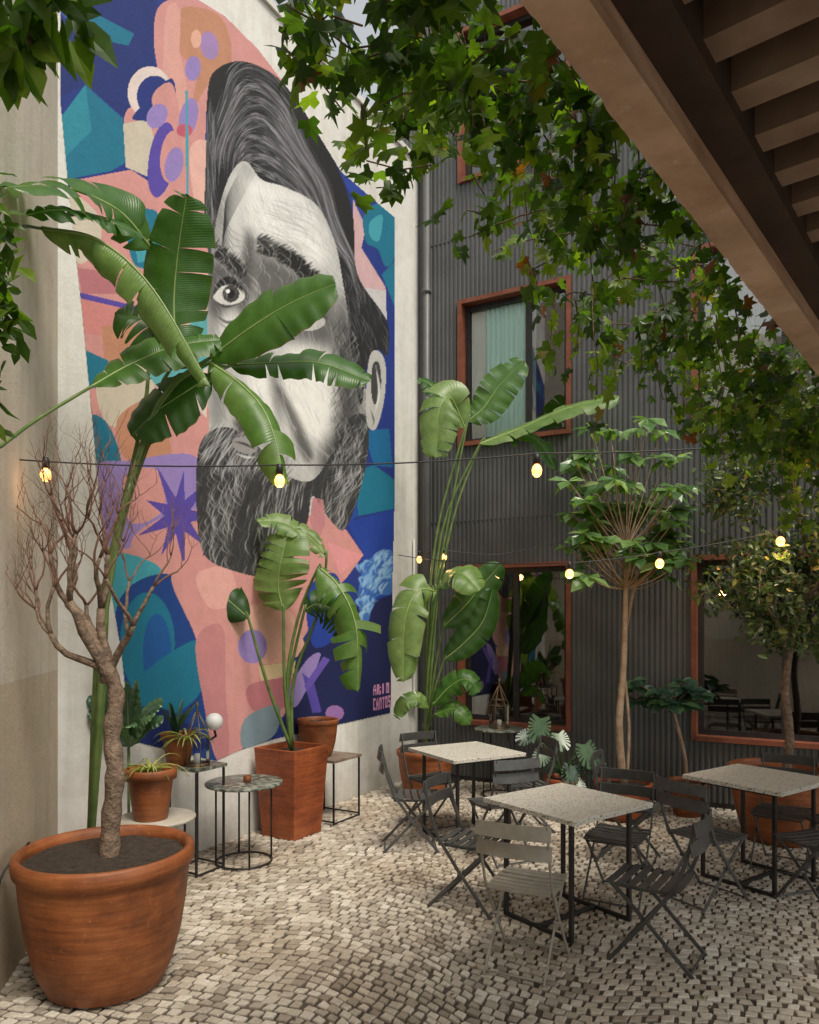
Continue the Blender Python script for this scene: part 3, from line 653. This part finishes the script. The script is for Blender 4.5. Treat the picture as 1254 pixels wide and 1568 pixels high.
A=[dict(l=[(272,548,.1),(266,470,.1),(272,390,.05),(286,296,-.05)],w=.47,p=[(150,1100,0),(172,860,0),(235,620,.1)],n=(.15,-1,.1),c=.5,tear=.35,fold=.15),
   dict(l=[(232,380,.1),(180,322,-.1),(100,288,-.4),(4,286,-.85)],w=.46,p=[(150,1100,.1),(172,850,.1),(225,600,.2)],n=(0,-.85,.4),c=.55),
   dict(l=[(64,350,-.35),(150,368,-.3),(232,440,-.35),(322,592,-.45)],w=.33,p=None,n=(.5,-.7,.6),c=1.0,tear=.7,fold=-.2,droop=.7),
   dict(l=[(322,548,0),(390,498,-.1),(450,462,-.15),(514,434,-.2)],w=.42,p=[(150,1120,0),(170,860,0),(240,620,0)],n=(-.1,-.9,.35),c=.65,tear=.2,fold=.25),
   dict(l=[(352,560,.1),(420,556,.1),(490,556,.1),(568,584,.05)],w=.34,p=[(156,1100,.05),(174,850,.1),(255,625,.1)],n=(0,-.75,.65),c=.5,tear=.35),
   dict(l=[(322,555,0),(370,590,-.1),(410,640,-.2),(438,742,-.3)],w=.34,p=[(152,1100,0),(174,850,0),(245,620,0)],n=(.5,-.8,.4),c=.85,tear=.7,fold=.0,droop=.5),
   dict(l=[(140,592,-.3),(200,558,-.2),(270,530,-.1),(340,520,0)],w=.34,p=None,n=(0,-.8,.6),c=.65,tear=.4),
   dict(l=[(325,575,0),(285,600,0),(240,630,0),(200,668,0)],w=.42,p=[(150,1100,0),(176,850,0),(250,625,.1)],n=(-.3,-.8,.2),c=.2,tear=.3),
   dict(l=[(300,560,.2),(260,520,.2),(220,490,.2),(175,480,.2)],w=.40,p=None,n=(0,-.8,.4),c=.3),
   dict(l=[(40,330,-.6),(90,322,-.5),(150,332,-.3),(222,362,-.1)],w=.24,p=None,n=(.2,-.7,.6),c=.45)]
rootA=(-2.02,4.75,.36); obA=plant('giant_banana_plant',A,4.6,rootA)
mb=MB(); petiole(mb,[Vector((-1.82,3.15,.2)),Vector((-1.88,3.2,1.6)),sv(-52,722,3.25),sv(0,684,3.6),sv(60,640,3.95),sv(140,592,4.3)],.012,.009); petiole(mb,[Vector((-1.80,3.15,.2)),Vector((-1.86,3.3,2.2)),sv(-5,380,3.7),sv(30,348,4.0),sv(64,350,4.25)],.012,.009)
mb.tube(catmull([rootA,sv(150,1000,4.7),sv(168,860,4.65),sv(200,740,4.6)],14),[.026-.01*i/13 for i in range(14)],10,2); mb.build('pseudostem',[M_ban,M_rib,M_stem],obA)
rootB=(-1.05,6.7,.74)
Bv=[dict(l=[(434,936,0),(426,900,0),(430,860,0),(446,805,.1)],w=.52,p=[(436,1050,0)],n=(-.1,-.9,.4),c=.95,tear=.4,fold=.15),
    dict(l=[(380,946,-.1),(345,915,-.15),(310,880,-.2),(262,846,-.2)],w=.46,p=[(410,1050,-.05)],n=(.25,-1,.35),c=.12,tear=.15,fold=.1),
    dict(l=[(488,868,-.1),(520,900,-.2),(545,960,-.3),(548,1060,-.35)],w=.48,p=[(440,1040,0),(458,940,0)],n=(.5,-.8,.4),c=.85,tear=.9,fold=.0,droop=.7),
    dict(l=[(500,852,.1),(470,820,.1),(430,800,.1),(392,798,0)],w=.26,p=[(450,1040,.1),(490,930,.15)],n=(0,-.7,.7),c=.98,tear=.8),
    dict(l=[(466,935,.1),(485,925,.1),(510,935,.1),(535,975,.1)],w=.36,p=[(440,1060,.1)],n=(0,-.9,.3),c=.2),]
obB=plant('banana_plant',Bv,6.6,rootB)
rootC=(.17,8.1,.5)
Cv=[dict(l=[(712,655,0),(690,610,-.1),(672,630,-.2),(668,702,-.25)],w=.5,p=[(655,950,0),(672,800,0)],n=(-.2,-.9,.5),c=.98,tear=.6),
    dict(l=[(716,645,0),(740,625,0),(765,590,0),(803,552,0)],w=.42,p=[(660,950,0),(690,780,0)],n=(0,-.9,.3),c=.7,tear=.4),
    dict(l=[(735,680,0),(800,655,0),(870,625,-.1),(950,606,-.2)],w=.40,p=[(662,950,0),(680,800,0)],n=(0,-.6,.8),c=.95,tear=.4),
    dict(l=[(735,682,.1),(780,668,.1),(820,672,.1),(852,720,.1)],w=.3,p=[(665,950,0),(695,790,0)],n=(0,-.6,.8),c=.5),
    dict(l=[(700,640,.3),(680,615,.3),(660,590,.3),(640,580,.3)],w=.3,p=None,n=(0,-.6,.6),c=.4),
    dict(l=[(668,905,-.2),(640,905,-.3),(620,950,-.4),(618,1045,-.45)],w=.46,p=[(655,1030,-.1)],n=(-.3,-.9,.4),c=.98,tear=.7,droop=.5),
    dict(l=[(672,900,-.1),(690,880,-.2),(710,880,-.3),(735,905,-.35)],w=.45,p=[(660,1030,-.1)],n=(0,-.6,.8),c=.95,tear=.3),
    dict(l=[(678,960,0),(710,930,0),(735,900,0),(768,862,0)],w=.38,p=[(662,1050,0)],n=(.2,-.9,.2),c=.4,tear=.3),
    dict(l=[(680,1010,0),(710,985,0),(740,950,0),(755,900,0)],w=.34,p=[(662,1070,0)],n=(.3,-.9,.2),c=.35,tear=.3),
    dict(l=[(662,1080,-.1),(690,1050,-.15),(715,1040,-.2),(735,1060,-.2)],w=.30,p=[(656,1110,0)],n=(0,-.8,.6),c=.5,tear=.3),
    dict(l=[(655,1085,-.1),(640,1070,-.15),(620,1075,-.2),(606,1100,-.2)],w=.2,p=[(652,1110,0)],n=(0,-.8,.6),c=.9,tear=.3),
    dict(l=[(665,1095,-.1),(690,1085,-.15),(705,1090,-.2),(720,1110,-.2)],w=.22,p=[(656,1110,0)],n=(0,-.8,.6),c=.7,tear=.3)]
plant('tall_banana_plant',Cv,8.0,rootC)

# ---------------------------------------------------------------- pots
def pot(name,x,y,prof,mat,soil_r,soil_z,z0=0,wob=.006):
    mb=MB(); mb.lathe(prof,64,(0,0,0),0,wob)
    n=24; vs=[(0,0,soil_z+.01)]+[(soil_r*math.cos(6.2832*k/n),soil_r*math.sin(6.2832*k/n),soil_z+R_(-.006,.006)) for k in range(n)]
    mb.add(vs,[(0,1+k,1+(k+1)%n) for k in range(n)],1,True)
    return mb.build(name,[mat,M_soil],None,(x,y,z0))
big=[(0.0,0),(.25,0),(.285,.02),(.335,.12),(.378,.28),(.405,.45),(.418,.58),(.424,.615),(.44,.625),(.447,.66),(.443,.70),(.43,.712),(.405,.705),(.398,.66),(.392,.58)]
pot('large_terracotta_pot',-1.577,3.9,big,M_ter,.395,.66)
def sc(p,r,h): R=max(a for a,_ in p); Z=max(b for _,b in p); return [(a/R*r,b/Z*h) for a,b in p]
std=[(0,0),(.62,0),(.66,.03),(.86,.78),(.86,.80),(1,.80),(1.0,.99),(.97,1.0),(.88,1.0),(.86,.9),(.85,.8)]
pot('terracotta_pot',-2.02,4.75,sc(big,.2,.38),M_ter,.17,.34)
pot('terracotta_pot',-1.82,3.15,sc(std,.09,.22),M_ter,.075,.2)
pot('terracotta_pot',.17,8.1,sc(big,.31,.52),M_ter,.27,.47)
pot('terracotta_pot',3.2,6.5,sc(big,.42,.64),M_ter,.36,.57)
pot('terracotta_pot',2.05,7.2,sc(big,.27,.36),M_ter2,.24,.32)
pot('terracotta_pot',2.72,7.35,sc(std,.2,.34),M_ter,.17,.29)
pot('terracotta_pot',1.56,7.6,sc(std,.2,.32),M_ter2,.17,.28)
mb=MB(); h=.78; prof=[(.185,0),(.235,h),(.205,h),(.2,h-.06)]
vs=[]
for r,z in prof:
    for a,b in((-1,-1),(1,-1),(1,1),(-1,1)): vs.append((a*r,b*r,z))
fs=[(i*4+k,i*4+(k+1)%4,(i+1)*4+(k+1)%4,(i+1)*4+k) for i in range(3) for k in range(4)]+[(3,2,1,0)]
mb.add(vs,fs); mb.add([(-.2,-.2,h-.055),(.2,-.2,h-.055),(.2,.2,h-.055),(-.2,.2,h-.055)],[(0,1,2,3)],1)
mb.build('square_terracotta_planter',[M_ter2,M_soil],None,(-1.05,6.7,0),math.radians(-32),.006)

# ---------------------------------------------------------------- trees
def grow(mb,p,d,L,r,lev,maxl,tips,spread=.6,up=.25,gn=.25,kids=(2,3),seg=7,m=0,mt=None):
    n=5; pts=[p.copy()]; q=p.copy(); dd=d.copy()
    for i in range(n):
        dd=(dd+Vector((R_(-gn,gn),R_(-gn,gn),R_(-gn,gn)+up*.3))).normalized(); q=q+dd*L/n; pts.append(q.copy())
    r2=r*.66; mb.tube(pts,[r+(r2-r)*i/n for i in range(n+1)],seg if lev<2 else 5,(mt if (mt is not None and lev>=3) else m))
    if lev>=maxl: tips.append((q,dd)); return
    for k in range(random.randint(*kids)):
        s=Vector((R_(-1,1),R_(-1,1),R_(-.3,.6))).normalized(); nd_=(dd*(1-spread*.5)+s*spread+Vector((0,0,up))).normalized()
        st=pts[-1] if k<2 else pts[random.choice([2,3,4])]
        grow(mb,st,nd_,L*R_(.62,.85),r2*R_(.65,.9),lev+1,maxl,tips,spread,up,gn,kids,seg,m,mt)
# bare tree
mb=MB(); tips=[]; tr=[(-1.56,3.9,.62),(-1.55,3.9,.85),(-1.52,3.88,1.1),(-1.545,3.9,1.3),(-1.53,3.92,1.5),(-1.58,3.9,1.66)]
C=catmull(tr,22); mb.tube(C,[.066]+[.048+.006*math.sin(i*2.1)+R_(-.003,.003)-.0004*i for i in range(21)],10)
random.seed(21)
for d,L,r in(((-.55,.05,.8),.42,.036),((.2,.1,1),.40,.032),((-.05,-.2,1),.42,.028),((-.8,.1,.5),.36,.022),((.35,-.1,.9),.36,.024)):
    grow(mb,Vector(C[-1])-Vector((0,0,R_(0,.12))),Vector(d).normalized(),L,r,1,6,tips,.62,.3,.28,(2,3),7,0,1)
mb.build('bare_tree',[M_bark,M_twig])
# umbrella tree
random.seed(5)
def rosette(P,Y,Z,c,n,el=.35,ax=Vector((0,0,1))):
    a0=R_(0,6)
    for k in range(n):
        a=a0+k*2*math.pi/n+R_(-.2,.2); y=Vector((math.cos(a),math.sin(a),R_(-.7,el))); P.append(tuple(c)); Y.append(tuple(y)); Z.append((R_(-.2,.2),R_(-.8,-.2),1))
mb=MB(); bx,by=2.05,7.2
mb.tube(catmull([(bx,by,.3),(bx-.04,by,.9),(bx+.0,by,1.4),(bx+.02,by,2.0),(bx+.03,by,2.55)],12),[.04-.018*i/11 for i in range(12)],9,1)
mb.tube(catmull([(bx+.03,by,.3),(bx+.06,by+.02,.9),(bx+.02,by+.06,1.6),(bx+.12,by,2.3)],10),.016,7,1)
P=[];Y=[];Z=[]
for k in range(80):
    th=R_(0,6.28); z=R_(2.3,3.8); env=.66*math.sin(min(1,(z-2.0)/1.0)*1.57)*(1 if z<3.3 else 1-(z-3.3)*.8); rr=env*math.sqrt(R_(.05,1))
    if z<2.55: rr=R_(.3,.6)
    c=Vector((bx+.03+rr*math.cos(th),by+rr*math.sin(th)*.8,z+R_(-.05,.05))); b0=Vector((bx+.03,by,min(2.6,max(2.2,z-.5))))
    mb.tube(catmull([b0,b0.lerp(c,.5)+Vector((0,0,-.04)),c],7),.006,5,1,False)
    rosette(P,Y,Z,c,random.randint(6,9))
n=len(P); OB=OV_V.copy(); OB[:,0]*=1.1; OB[4:6,0]*=[.8,1.25]; OB[6:8,0]*=[.8,1.25]
scatter('umbrella_tree',OB,OV_F,np.array(P),rot_from(np.array(Y)-np.array([0,0,.15]),np.array(Z)),rng.uniform(.13,.24,n),np.clip(rng.normal(.62,.24,n),0,1),[M_sch,M_bark2],mb)
mb=MB(); bx,by=2.72,7.35; mb.tube(catmull([(bx,by,.28),(bx-.03,by,.6),(bx-.12,by,.95),(bx-.16,by,1.15)],8),[.022,.02,.018,.018,.017,.016,.014,.012],7,1)
P=[];Y=[];Z=[]
for k in range(18):
    c=Vector((bx-.16+R_(-.33,.33),by+R_(-.25,.25),1.17+R_(-.08,.16))); mb.tube([(bx-.15,by,1.08),c],.006,5,1,False); rosette(P,Y,Z,c,9,.2)
n=len(P); scatter('small_umbrella_plant',OB,OV_F,np.array(P),rot_from(np.array(Y),np.array(Z)),rng.uniform(.13,.2,n),rng.uniform(.3,.95,n),[M_succ,M_bark2],mb)
# ficus right
random.seed(9); mb=MB(); tips=[]; bx,by=3.25,6.5
mb.tube(catmull([(bx,by,.5),(bx+.04,by,.9),(bx,by,1.3),(bx+.05,by,1.7)],10),[.042-.014*i/9 for i in range(10)],9,1)
for d in((-.3,0,1),(.35,.1,.9),(0,-.3,1),(-.5,.1,.7),(.1,.3,1)): grow(mb,Vector((bx+.03,by,1.6)),Vector(d).normalized(),.5,.022,1,3,tips,.7,.3,.25,(2,3),6,1)
P=[]
blobs=[((3.05,6.5,2.6),(.42,.4,.5)),((3.45,6.5,2.9),(.5,.4,.5)),((3.0,6.45,3.4),(.4,.35,.35)),((3.5,6.4,3.6),(.45,.35,.4)),((2.85,6.4,2.15),(.25,.3,.35)),((3.4,6.4,2.1),(.4,.35,.4)),((3.3,6.4,3.9),(.35,.3,.3)),((2.75,6.4,3.0),(.2,.2,.2)),((3.2,6.4,1.85),(.35,.3,.3))]
cl=[]
for c,r in blobs:
    for k in range(26):
        cl.append(tuple(c[i]+random.gauss(0,.5)*r[i] for i in range(3)))
for q,_ in tips: cl.append(tuple(q))
for c in cl:
    nn=random.randint(14,24); dx=Vector((R_(-1,1),R_(-1,1),R_(-.9,.5))).normalized()
    mb.tube([c,Vector(c)+dx*.2],.003,4,1,False)
    for k in range(nn):
        p=Vector(c)+dx*R_(0,.22)+Vector((random.gauss(0,.045),random.gauss(0,.045),random.gauss(0,.045))); P.append(tuple(p))
P=np.array(P); n=len(P)
scatter('ficus_tree',OV_V,OV_F,P,rot_from(rng.normal(0,.7,(n,3))+np.array([0,0,-.2]),rng.normal(0,.5,(n,3))+np.array([-.1,-.4,.8])),rng.uniform(.05,.09,n),np.clip(rng.normal(.5,.25,n),0,1),[M_fic,M_bark],mb)
# monstera
def monstera(mb,c,size,ydir,zdir,rn):
    y=Vector(ydir).normalized(); z=Vector(zdir); x=y.cross(z).normalized(); z=x.cross(y); 
    out=[]
    for sgn in(1,-1):
        side=[]
        N=7
        for k in range(N):
            for (dt,rr) in((.0,1),(.55,1.0),(.7,.5),(.85,.5)):
                aa=math.radians(-55+ (k+dt)/N*145); r=rr*(.62-.08*math.cos(2*aa)+(.22*max(0,math.sin(aa))**3)); side.append((sgn*r*math.cos(aa),.35+r*math.sin(aa)))
        out.append(side)
    ring=[(0,.02)]+out[0]+[(0,1.15)]+out[1][::-1]
    vs=[c+y*.35*size]; 
    for px,py in ring: vs.append(c+x*px*size+y*py*size+z*(-.12*abs(px)**1.3)*size)
    n=len(ring); mb.add(vs,[(0,1+i,1+(i+1)%n) for i in range(n)],0,True,[(0,0,rn,1)]*len(vs))
random.seed(3)
mb=MB(); r0=Vector((1.56,7.6,.3))
for (u,v,s,yd) in[(828,1112,.21,(-.2,-.3,-1)),(895,1152,.2,(.3,-.4,-1)),(875,1185,.17,(-.2,-.5,-1)),(855,1135,.16,(.2,-.5,-.7)),(905,1172,.15,(.6,-.3,-.6)),(835,1160,.16,(-.5,-.4,-.7)),(882,1205,.14,(.2,-.6,-.8)),(812,1135,.14,(-.8,-.3,-.5))]:
    c=sv(u,v-12,7.45); mb.tube(catmull([r0,r0.lerp(c,.5)+Vector((0,0,.08)),c],8),.007,5,1); monstera(mb,c,s,yd,(0,-1,.5),R_(.5,1))
mb.build('monstera_plant',[M_succ,M_stem])
def spiky(name,base,n,L,w,mat,spread=.8,stiff=.5):
    mb=MB(); base=Vector(base)
    for k in range(n):
        a=R_(0,6.28); s=spread*R_(.3,1); d=Vector((math.cos(a)*s,math.sin(a)*s,1)).normalized(); l=L*R_(.6,1.1); m=6; vs=[];ds=[]; rn=random.random(); sd=Vector((-math.sin(a),math.cos(a),0))
        p=base.copy(); dd=d.copy()
        for i in range(m+1):
            t=i/m; ww=w*(.6+.6*t)*(1-t)**.6 if i<m else 0; vs+= [p-sd*ww,p+Vector((0,0,-.003)),p+sd*ww]; ds+=[(t,0,rn,1)]*3
            dd=(dd+Vector((math.cos(a)*.1,math.sin(a)*.1,-.25*(1-stiff)*(1+t)))).normalized(); p=p+dd*l/m
        fs=[]
        for i in range(m):
            for c in(0,1): fs.append((i*3+c,i*3+c+1,i*3+c+4,i*3+c+3))
        mb.add(vs,fs,0,True,ds)
    return mb.build(name,[mat])
# ---------------------------------------------------------------- side tables
def round_table(name,x,y,z,r,top,leg=M_dark,ring=True):
    mb=MB(); mb.lathe([(0,-.02),(r*.985,-.02),(r,-.015),(r,-.003),(r*.985,0),(0,0)],40,(0,0,z),0)
    for k in range(4):
        a=k*math.pi/2+.4; mb.tube([(r*.72*math.cos(a),r*.72*math.sin(a),z-.02),(r*.72*math.cos(a),r*.72*math.sin(a),.0)],.008,6,1)
    for zz in (.012,z-.03): mb.tube([(r*.72*math.cos(t*math.pi/16),r*.72*math.sin(t*math.pi/16),zz) for t in range(33)],.008,6,1,False)
    return mb.build(name,[top,leg],None,(x,y,0))
def square_table(name,x,y,z,w,top,rz):
    mb=MB(); mb.box((0,0,z-.0125),(w,w,.025),0); k=w/2-.02
    for a in(-k,k):
        for b_ in(-k,k): mb.box((a,b_,(z-.03)/2),(.016,.016,z-.032),1)
        mb.box((a,0,.01),(.014,w-.06,.014),1); mb.box((0,a,.026),(w-.06,.014,.014),1)
    return mb.build(name,[top,M_dark],None,(x,y,0),rz,.002)
WR=math.radians(-30)
square_table('tall_side_table',-1.62,5.72,.80,.32,M_mos,WR)
round_table('mosaic_side_table',-1.30,5.9,.63,.30,M_mos)
round_table('low_white_side_table',-1.72,5.1,.56,.26,simple('pale_stone',(.36,.33,.27),(.46,.42,.36),8,.5))
square_table('wooden_side_table',-.78,7.25,.60,.46,M_wood,WR)
round_table('lantern_side_table',.98,8.2,.73,.27,M_mos)
pot('small_terracotta_pot',-.88,7.2,sc(big,.2,.36),M_ter,.17,.32,.60)
spiky('small_shrub',(-.88,7.2,.9),14,.14,.012,M_succ,1,.4)
pot('small_terracotta_pot',-1.74,5.05,sc(std,.17,.34),M_ter,.14,.30,.56)
spiky('spider_plant',(-1.74,5.05,.87),34,.28,.010,M_yel,1.2,.15)
pot('small_terracotta_pot',-1.76,5.72,sc(std,.13,.24),M_ter,.1,.21,.80)
spiky('snake_plant',(-1.78,5.72,1.0),14,.36,.028,M_succ,.35,.95)
spiky('spider_plant',(-1.66,5.6,1.0),30,.30,.012,M_yel,1.3,.2)
mb=MB()
for k in range(13):
    a=R_(0,6.28); c=Vector((-2.0,5.35,1.0)); e=c+Vector((math.cos(a)*.26,math.sin(a)*.15-.05,.3+R_(-.15,.2))); paddle(mb,[c,c.lerp(e,.5)+Vector((0,0,.06)),e],.14,(0,-.6,.7),.2,0,R_(.5,1))
mb.tube([(-2.0,5.35,0.3),(-2.0,5.35,1.02)],.01,6,2); mb.build('broadleaf_plant',[M_succ,M_rib,M_stem])
pot('small_terracotta_pot',-2.0,5.35,sc(std,.13,.34),M_ter,.1,.3)
spiky('lily_plant',(1.56,7.6,.3),26,.42,.02,M_succ,.9,.4)
def lantern(x,y,z,s=1):
    mb=MB(); r=.085*s; h=.2*s; n=6
    ring=lambda rr,zz:[(rr*math.cos(k*math.pi/3),rr*math.sin(k*math.pi/3),zz) for k in range(7)]
    for rr,zz in((r,.02),(r,h),(r*.75,h+.05*s),(r*1.02,.0)): mb.tube(ring(rr,zz),.004,5,0,False)
    for k in range(6):
        a=k*math.pi/3; c_,s_=math.cos(a),math.sin(a); mb.tube([(r*c_,r*s_,0),(r*c_,r*s_,h),(r*.75*c_,r*.75*s_,h+.05*s),(.01*c_,.01*s_,h+.17*s)],.0035,5)
    vs=[(r*.98*math.cos(k*math.pi/3),r*.98*math.sin(k*math.pi/3),zz) for zz in(.01,h) for k in range(6)]+[(0,0,h+.15*s)]
    mb.add(vs,[(k,(k+1)%6,6+(k+1)%6,6+k) for k in range(6)],1)
    mb.lathe([(0,h+.15*s),(.012,h+.17*s),(.004,h+.2*s),(.014,h+.22*s),(0,h+.24*s)],10); mb.lathe([(0,.005),(r,.005),(r,.015),(0,.015)],6)
    mb.lathe([(0,.015),(.025,.015),(.025,.09),(0,.09)],12,(0,0,0),2)
    mb.build('metal_lantern',[simple('brass',(.2,.15,.09),(.3,.23,.14),10,.4,.8,0),M_clear,M_white],None,(x,y,z))
lantern(.98,8.2,.73,1.25); lantern(-1.6,5.66,.80,1.1)
mb=MB(); mb.lathe([(0,0),(.03,0),(.032,.05),(.027,.052),(.025,.01),(0,.01)],16); mb.lathe([(0,.01),(.02,.01),(.02,.035),(0,.035)],10,(0,0,0),1); mb.build('candle_glass',[M_ter,M_white],None,(-1.27,5.88,.63))
gp=sv(328,1105,5.9); mb=MB(); mb.lathe([(.068*math.sin(t*math.pi/14),-.068*math.cos(t*math.pi/14)) for t in range(15)],24); mb.tube([(0,0,-.06),(-.0,.05,-.12),(-.06,.12,-.16)],.01,8,1); mb.build('globe_lamp',[M_white,M_dark],None,gp)

# ---------------------------------------------------------------- bistro furniture
def chair_mesh(mat):
    mb=MB(); X=.185
    for sx in(-1,1):
        x=sx*X; mb.rect([(x,-.265,.83),(x,-.25,.74),(x,-.215,.60),(x,-.165,.47),(x,-.02,.27),(x,.20,.0)],.022,.009,(0,1,.3))
        x2=sx*(X-.022); mb.rect([(x2,.185,.425),(x2,.13,.38),(x2,-.02,.235),(x2,-.25,.0)],.022,.009,(0,1,.3))
        mb.rect([(sx*(X-.011),-.17,.43),(sx*(X-.011),.0,.425),(sx*(X-.011),.19,.43)],.02,.006,(0,0,1))
        mb.tube([(sx*(X-.03),-.02,.25),(sx*(X+.01),-.02,.25)],.009,8)
    mb.tube([(-X,.185,.022),(X,.185,.022)],.007,6); mb.tube([(-X+.02,-.235,.018),(X-.02,-.235,.018)],.007,6); mb.tube([(-X+.02,.165,.41),(X-.02,.165,.41)],.007,6); mb.tube([(-X,-.13,.43),(X,-.13,.43)],.006,6)
    for k in range(7):   # seat slats
        y=-.165+k*.06; z=.447-.010*math.sin(math.pi*(k+.5)/7)+(-.006 if k==6 else 0); hx=.195-.006*abs(k-3)
        mb.rect([(-hx,y,z),(-.1,y,z-.004),(0,y,z-.006),(.1,y,z-.004),(hx,y,z)],.044,.008,(0,1,0))
    for z,y in((.79,-.272),(.685,-.252)):
        pts=[(-.205+.41*i/8, y-.028*math.sin(math.pi*i/8)+.004, z) for i in range(9)]
        mb.rect(pts,.078,.007,(0,.18,1))
    return mb
def chair(x,y,fx,fy,mat=M_chair):
    rz=math.atan2(fy,fx)-math.pi/2; chair_mesh(mat).build('folding_bistro_chair',[mat],None,(x,y,0),rz,.0015)
def table(x,y,rz):
    e=empty('terrazzo_bistro_table',(x,y,0),rz)
    mb=MB(); mb.box((0,0,.735),(.75,.75,.03)); mb.build('top',[M_ter_top],e,bevel=.003)
    mb=MB(); k=.27
    for a in(-1,1):
        for b_ in(-1,1): mb.box((a*k,b_*k,.36),(.025,.025,.715),0)
        mb.box((a*k,0,.0125),(.024,2*k-.027,.024),0); mb.box((0,a*k,.704),(2*k-.027,.024,.028),0); mb.box((a*k,0,.704),(.024,2*k-.027,.028),0)
    mb.box((0,0,.0125),(2*k-.026,.024,.023),0)
    mb.build('frame',[M_dark],e,bevel=.0015)
table(1.0,4.77,math.radians(37)); table(2.55,5.5,math.radians(36)); table(.5,6.65,math.radians(30))
chair(.65,4.16,.42,.9,M_taupe); chair(1.37,4.22,-.84,.55); chair(1.42,5.12,-.5,-.86); chair(.42,5.0,.86,-.45)
chair(.03,6.3,.95,.05); chair(.72,6.02,-.4,.9); chair(.22,6.98,.5,-.85); chair(1.02,6.8,-.9,-.2)
chair(2.02,5.12,.8,.5); chair(2.85,5.75,-.6,-.8); chair(2.72,4.98,-.35,.93); chair(1.75,5.95,.85,-.4); chair(3.15,5.45,-.95,0)

# ---------------------------------------------------------------- string lights
LP=[]
def string(name,pts,bulbs,r=.03,en=1.5):
    mb=MB(); P=[]
    for i in range(len(pts)-1):
        a,b_=Vector(pts[i]),Vector(pts[i+1])
        for k in range(10):
            t=k/10; p=a.lerp(b_,t); p.z-=.035*(b_-a).length*4*t*(1-t)*.4; P.append(p)
    P.append(Vector(pts[-1])); mb.tube(P,.0045,6,0)
    for b_ in bulbs:
        b_=Vector(b_); mb.lathe([(0,.02),(.014,.02),(.02,.0),(.02,-.04),(0,-.04)],12,b_)
        mb.lathe([(.012,-.04),(r*.8,-.055),(r,-.075),(r*.85,-.098),(r*.45,-.112),(0,-.115)],16,b_,1)
        l=bpy.data.lights.new('bulb_light','POINT'); l.energy=en*(.25 if b_.x<-1.8 else 1); l.color=(1,.55,.22); l.shadow_soft_size=.04
        o=bpy.data.objects.new('bulb_light',l); scene.collection.objects.link(o); o.location=b_+Vector((0,0,-.17)); LP.append(o)
    ob=mb.build(name,[M_cable,M_bulb])
    for o in LP: o.parent=ob
    LP.clear()
d=4.3
string('string_lights',[sv(30,704,4.15),sv(428,712,d),sv(822,694,d),sv(1250,672,d),sv(1500,640,d)],[sv(70,706,4.15),sv(428,716,d),sv(822,700,d),sv(1252,675,d)])
d=6.0
string('string_lights',[sv(610,850,8.6),sv(872,862,d),sv(1010,846,d),sv(1195,812,d),sv(1400,790,d)],[sv(872,864,d),sv(1010,848,d),sv(1195,814,d)],.035,5)
string('string_lights',[fp(.2,2.75,.05),sv(642,846,8.2),sv(680,842,8.0),sv(760,850,8.0),fp(2.4,2.9,.03)],[sv(642,846,8.2),sv(680,842,8.0)],.03,1.5)
mb=MB(); mb.tube(catmull([(-2.0,3.95,.72),(-2.04,3.75,.6),(-2.05,3.7,.3),(-1.98,3.6,.01),(-1.8,3.3,.008)],20),.006,6); mb.build('black_hose',[M_cable])

# ---------------------------------------------------------------- light
SE,SA=60,148
w=bpy.data.worlds.new('World'); scene.world=w; w.use_nodes=True; nt=w.node_tree
sky=nt.nodes.new('ShaderNodeTexSky'); sky.sky_type='NISHITA'; sky.sun_disc=False; sky.sun_elevation=math.radians(SE); sky.sun_rotation=math.radians(SA)
hs=nt.nodes.new('ShaderNodeHueSaturation'); hs.inputs['Saturation'].default_value=.3; hs.inputs['Value'].default_value=1.6
tint=nt.nodes.new('ShaderNodeMixRGB'); tint.blend_type='MULTIPLY'; tint.inputs[0].default_value=1; tint.inputs[2].default_value=(1,.97,.89,1)
nt.links.new(sky.outputs[0],hs.inputs['Color']); nt.links.new(hs.outputs[0],tint.inputs[1]); bg=nt.nodes['Background']; nt.links.new(tint.outputs[0],bg.inputs[0]); bg.inputs[1].default_value=.15
s=bpy.data.lights.new('sun','SUN'); s.energy=3.5; s.angle=math.radians(20); s.color=(1,.92,.80)
so=bpy.data.objects.new('sun',s); scene.collection.objects.link(so)
dv=Vector((math.sin(math.radians(SA))*math.cos(math.radians(SE)),math.cos(math.radians(SA))*math.cos(math.radians(SE)),math.sin(math.radians(SE))))
so.rotation_euler=dv.to_track_quat('Z','Y').to_euler()
cam=bpy.data.cameras.new('camera'); co=bpy.data.objects.new('camera',cam); scene.collection.objects.link(co); co.location=(0,0,H); co.rotation_euler=(math.radians(90),0,0)
cam.sensor_fit='VERTICAL'; cam.sensor_height=24; cam.lens=24*1150/1568; cam.shift_y=(HZ-784)/1568; cam.clip_end=1000; cam.clip_start=.05
scene.camera=co
scene.view_settings.view_transform='Standard'; scene.view_settings.look='None'; scene.view_settings.exposure=0
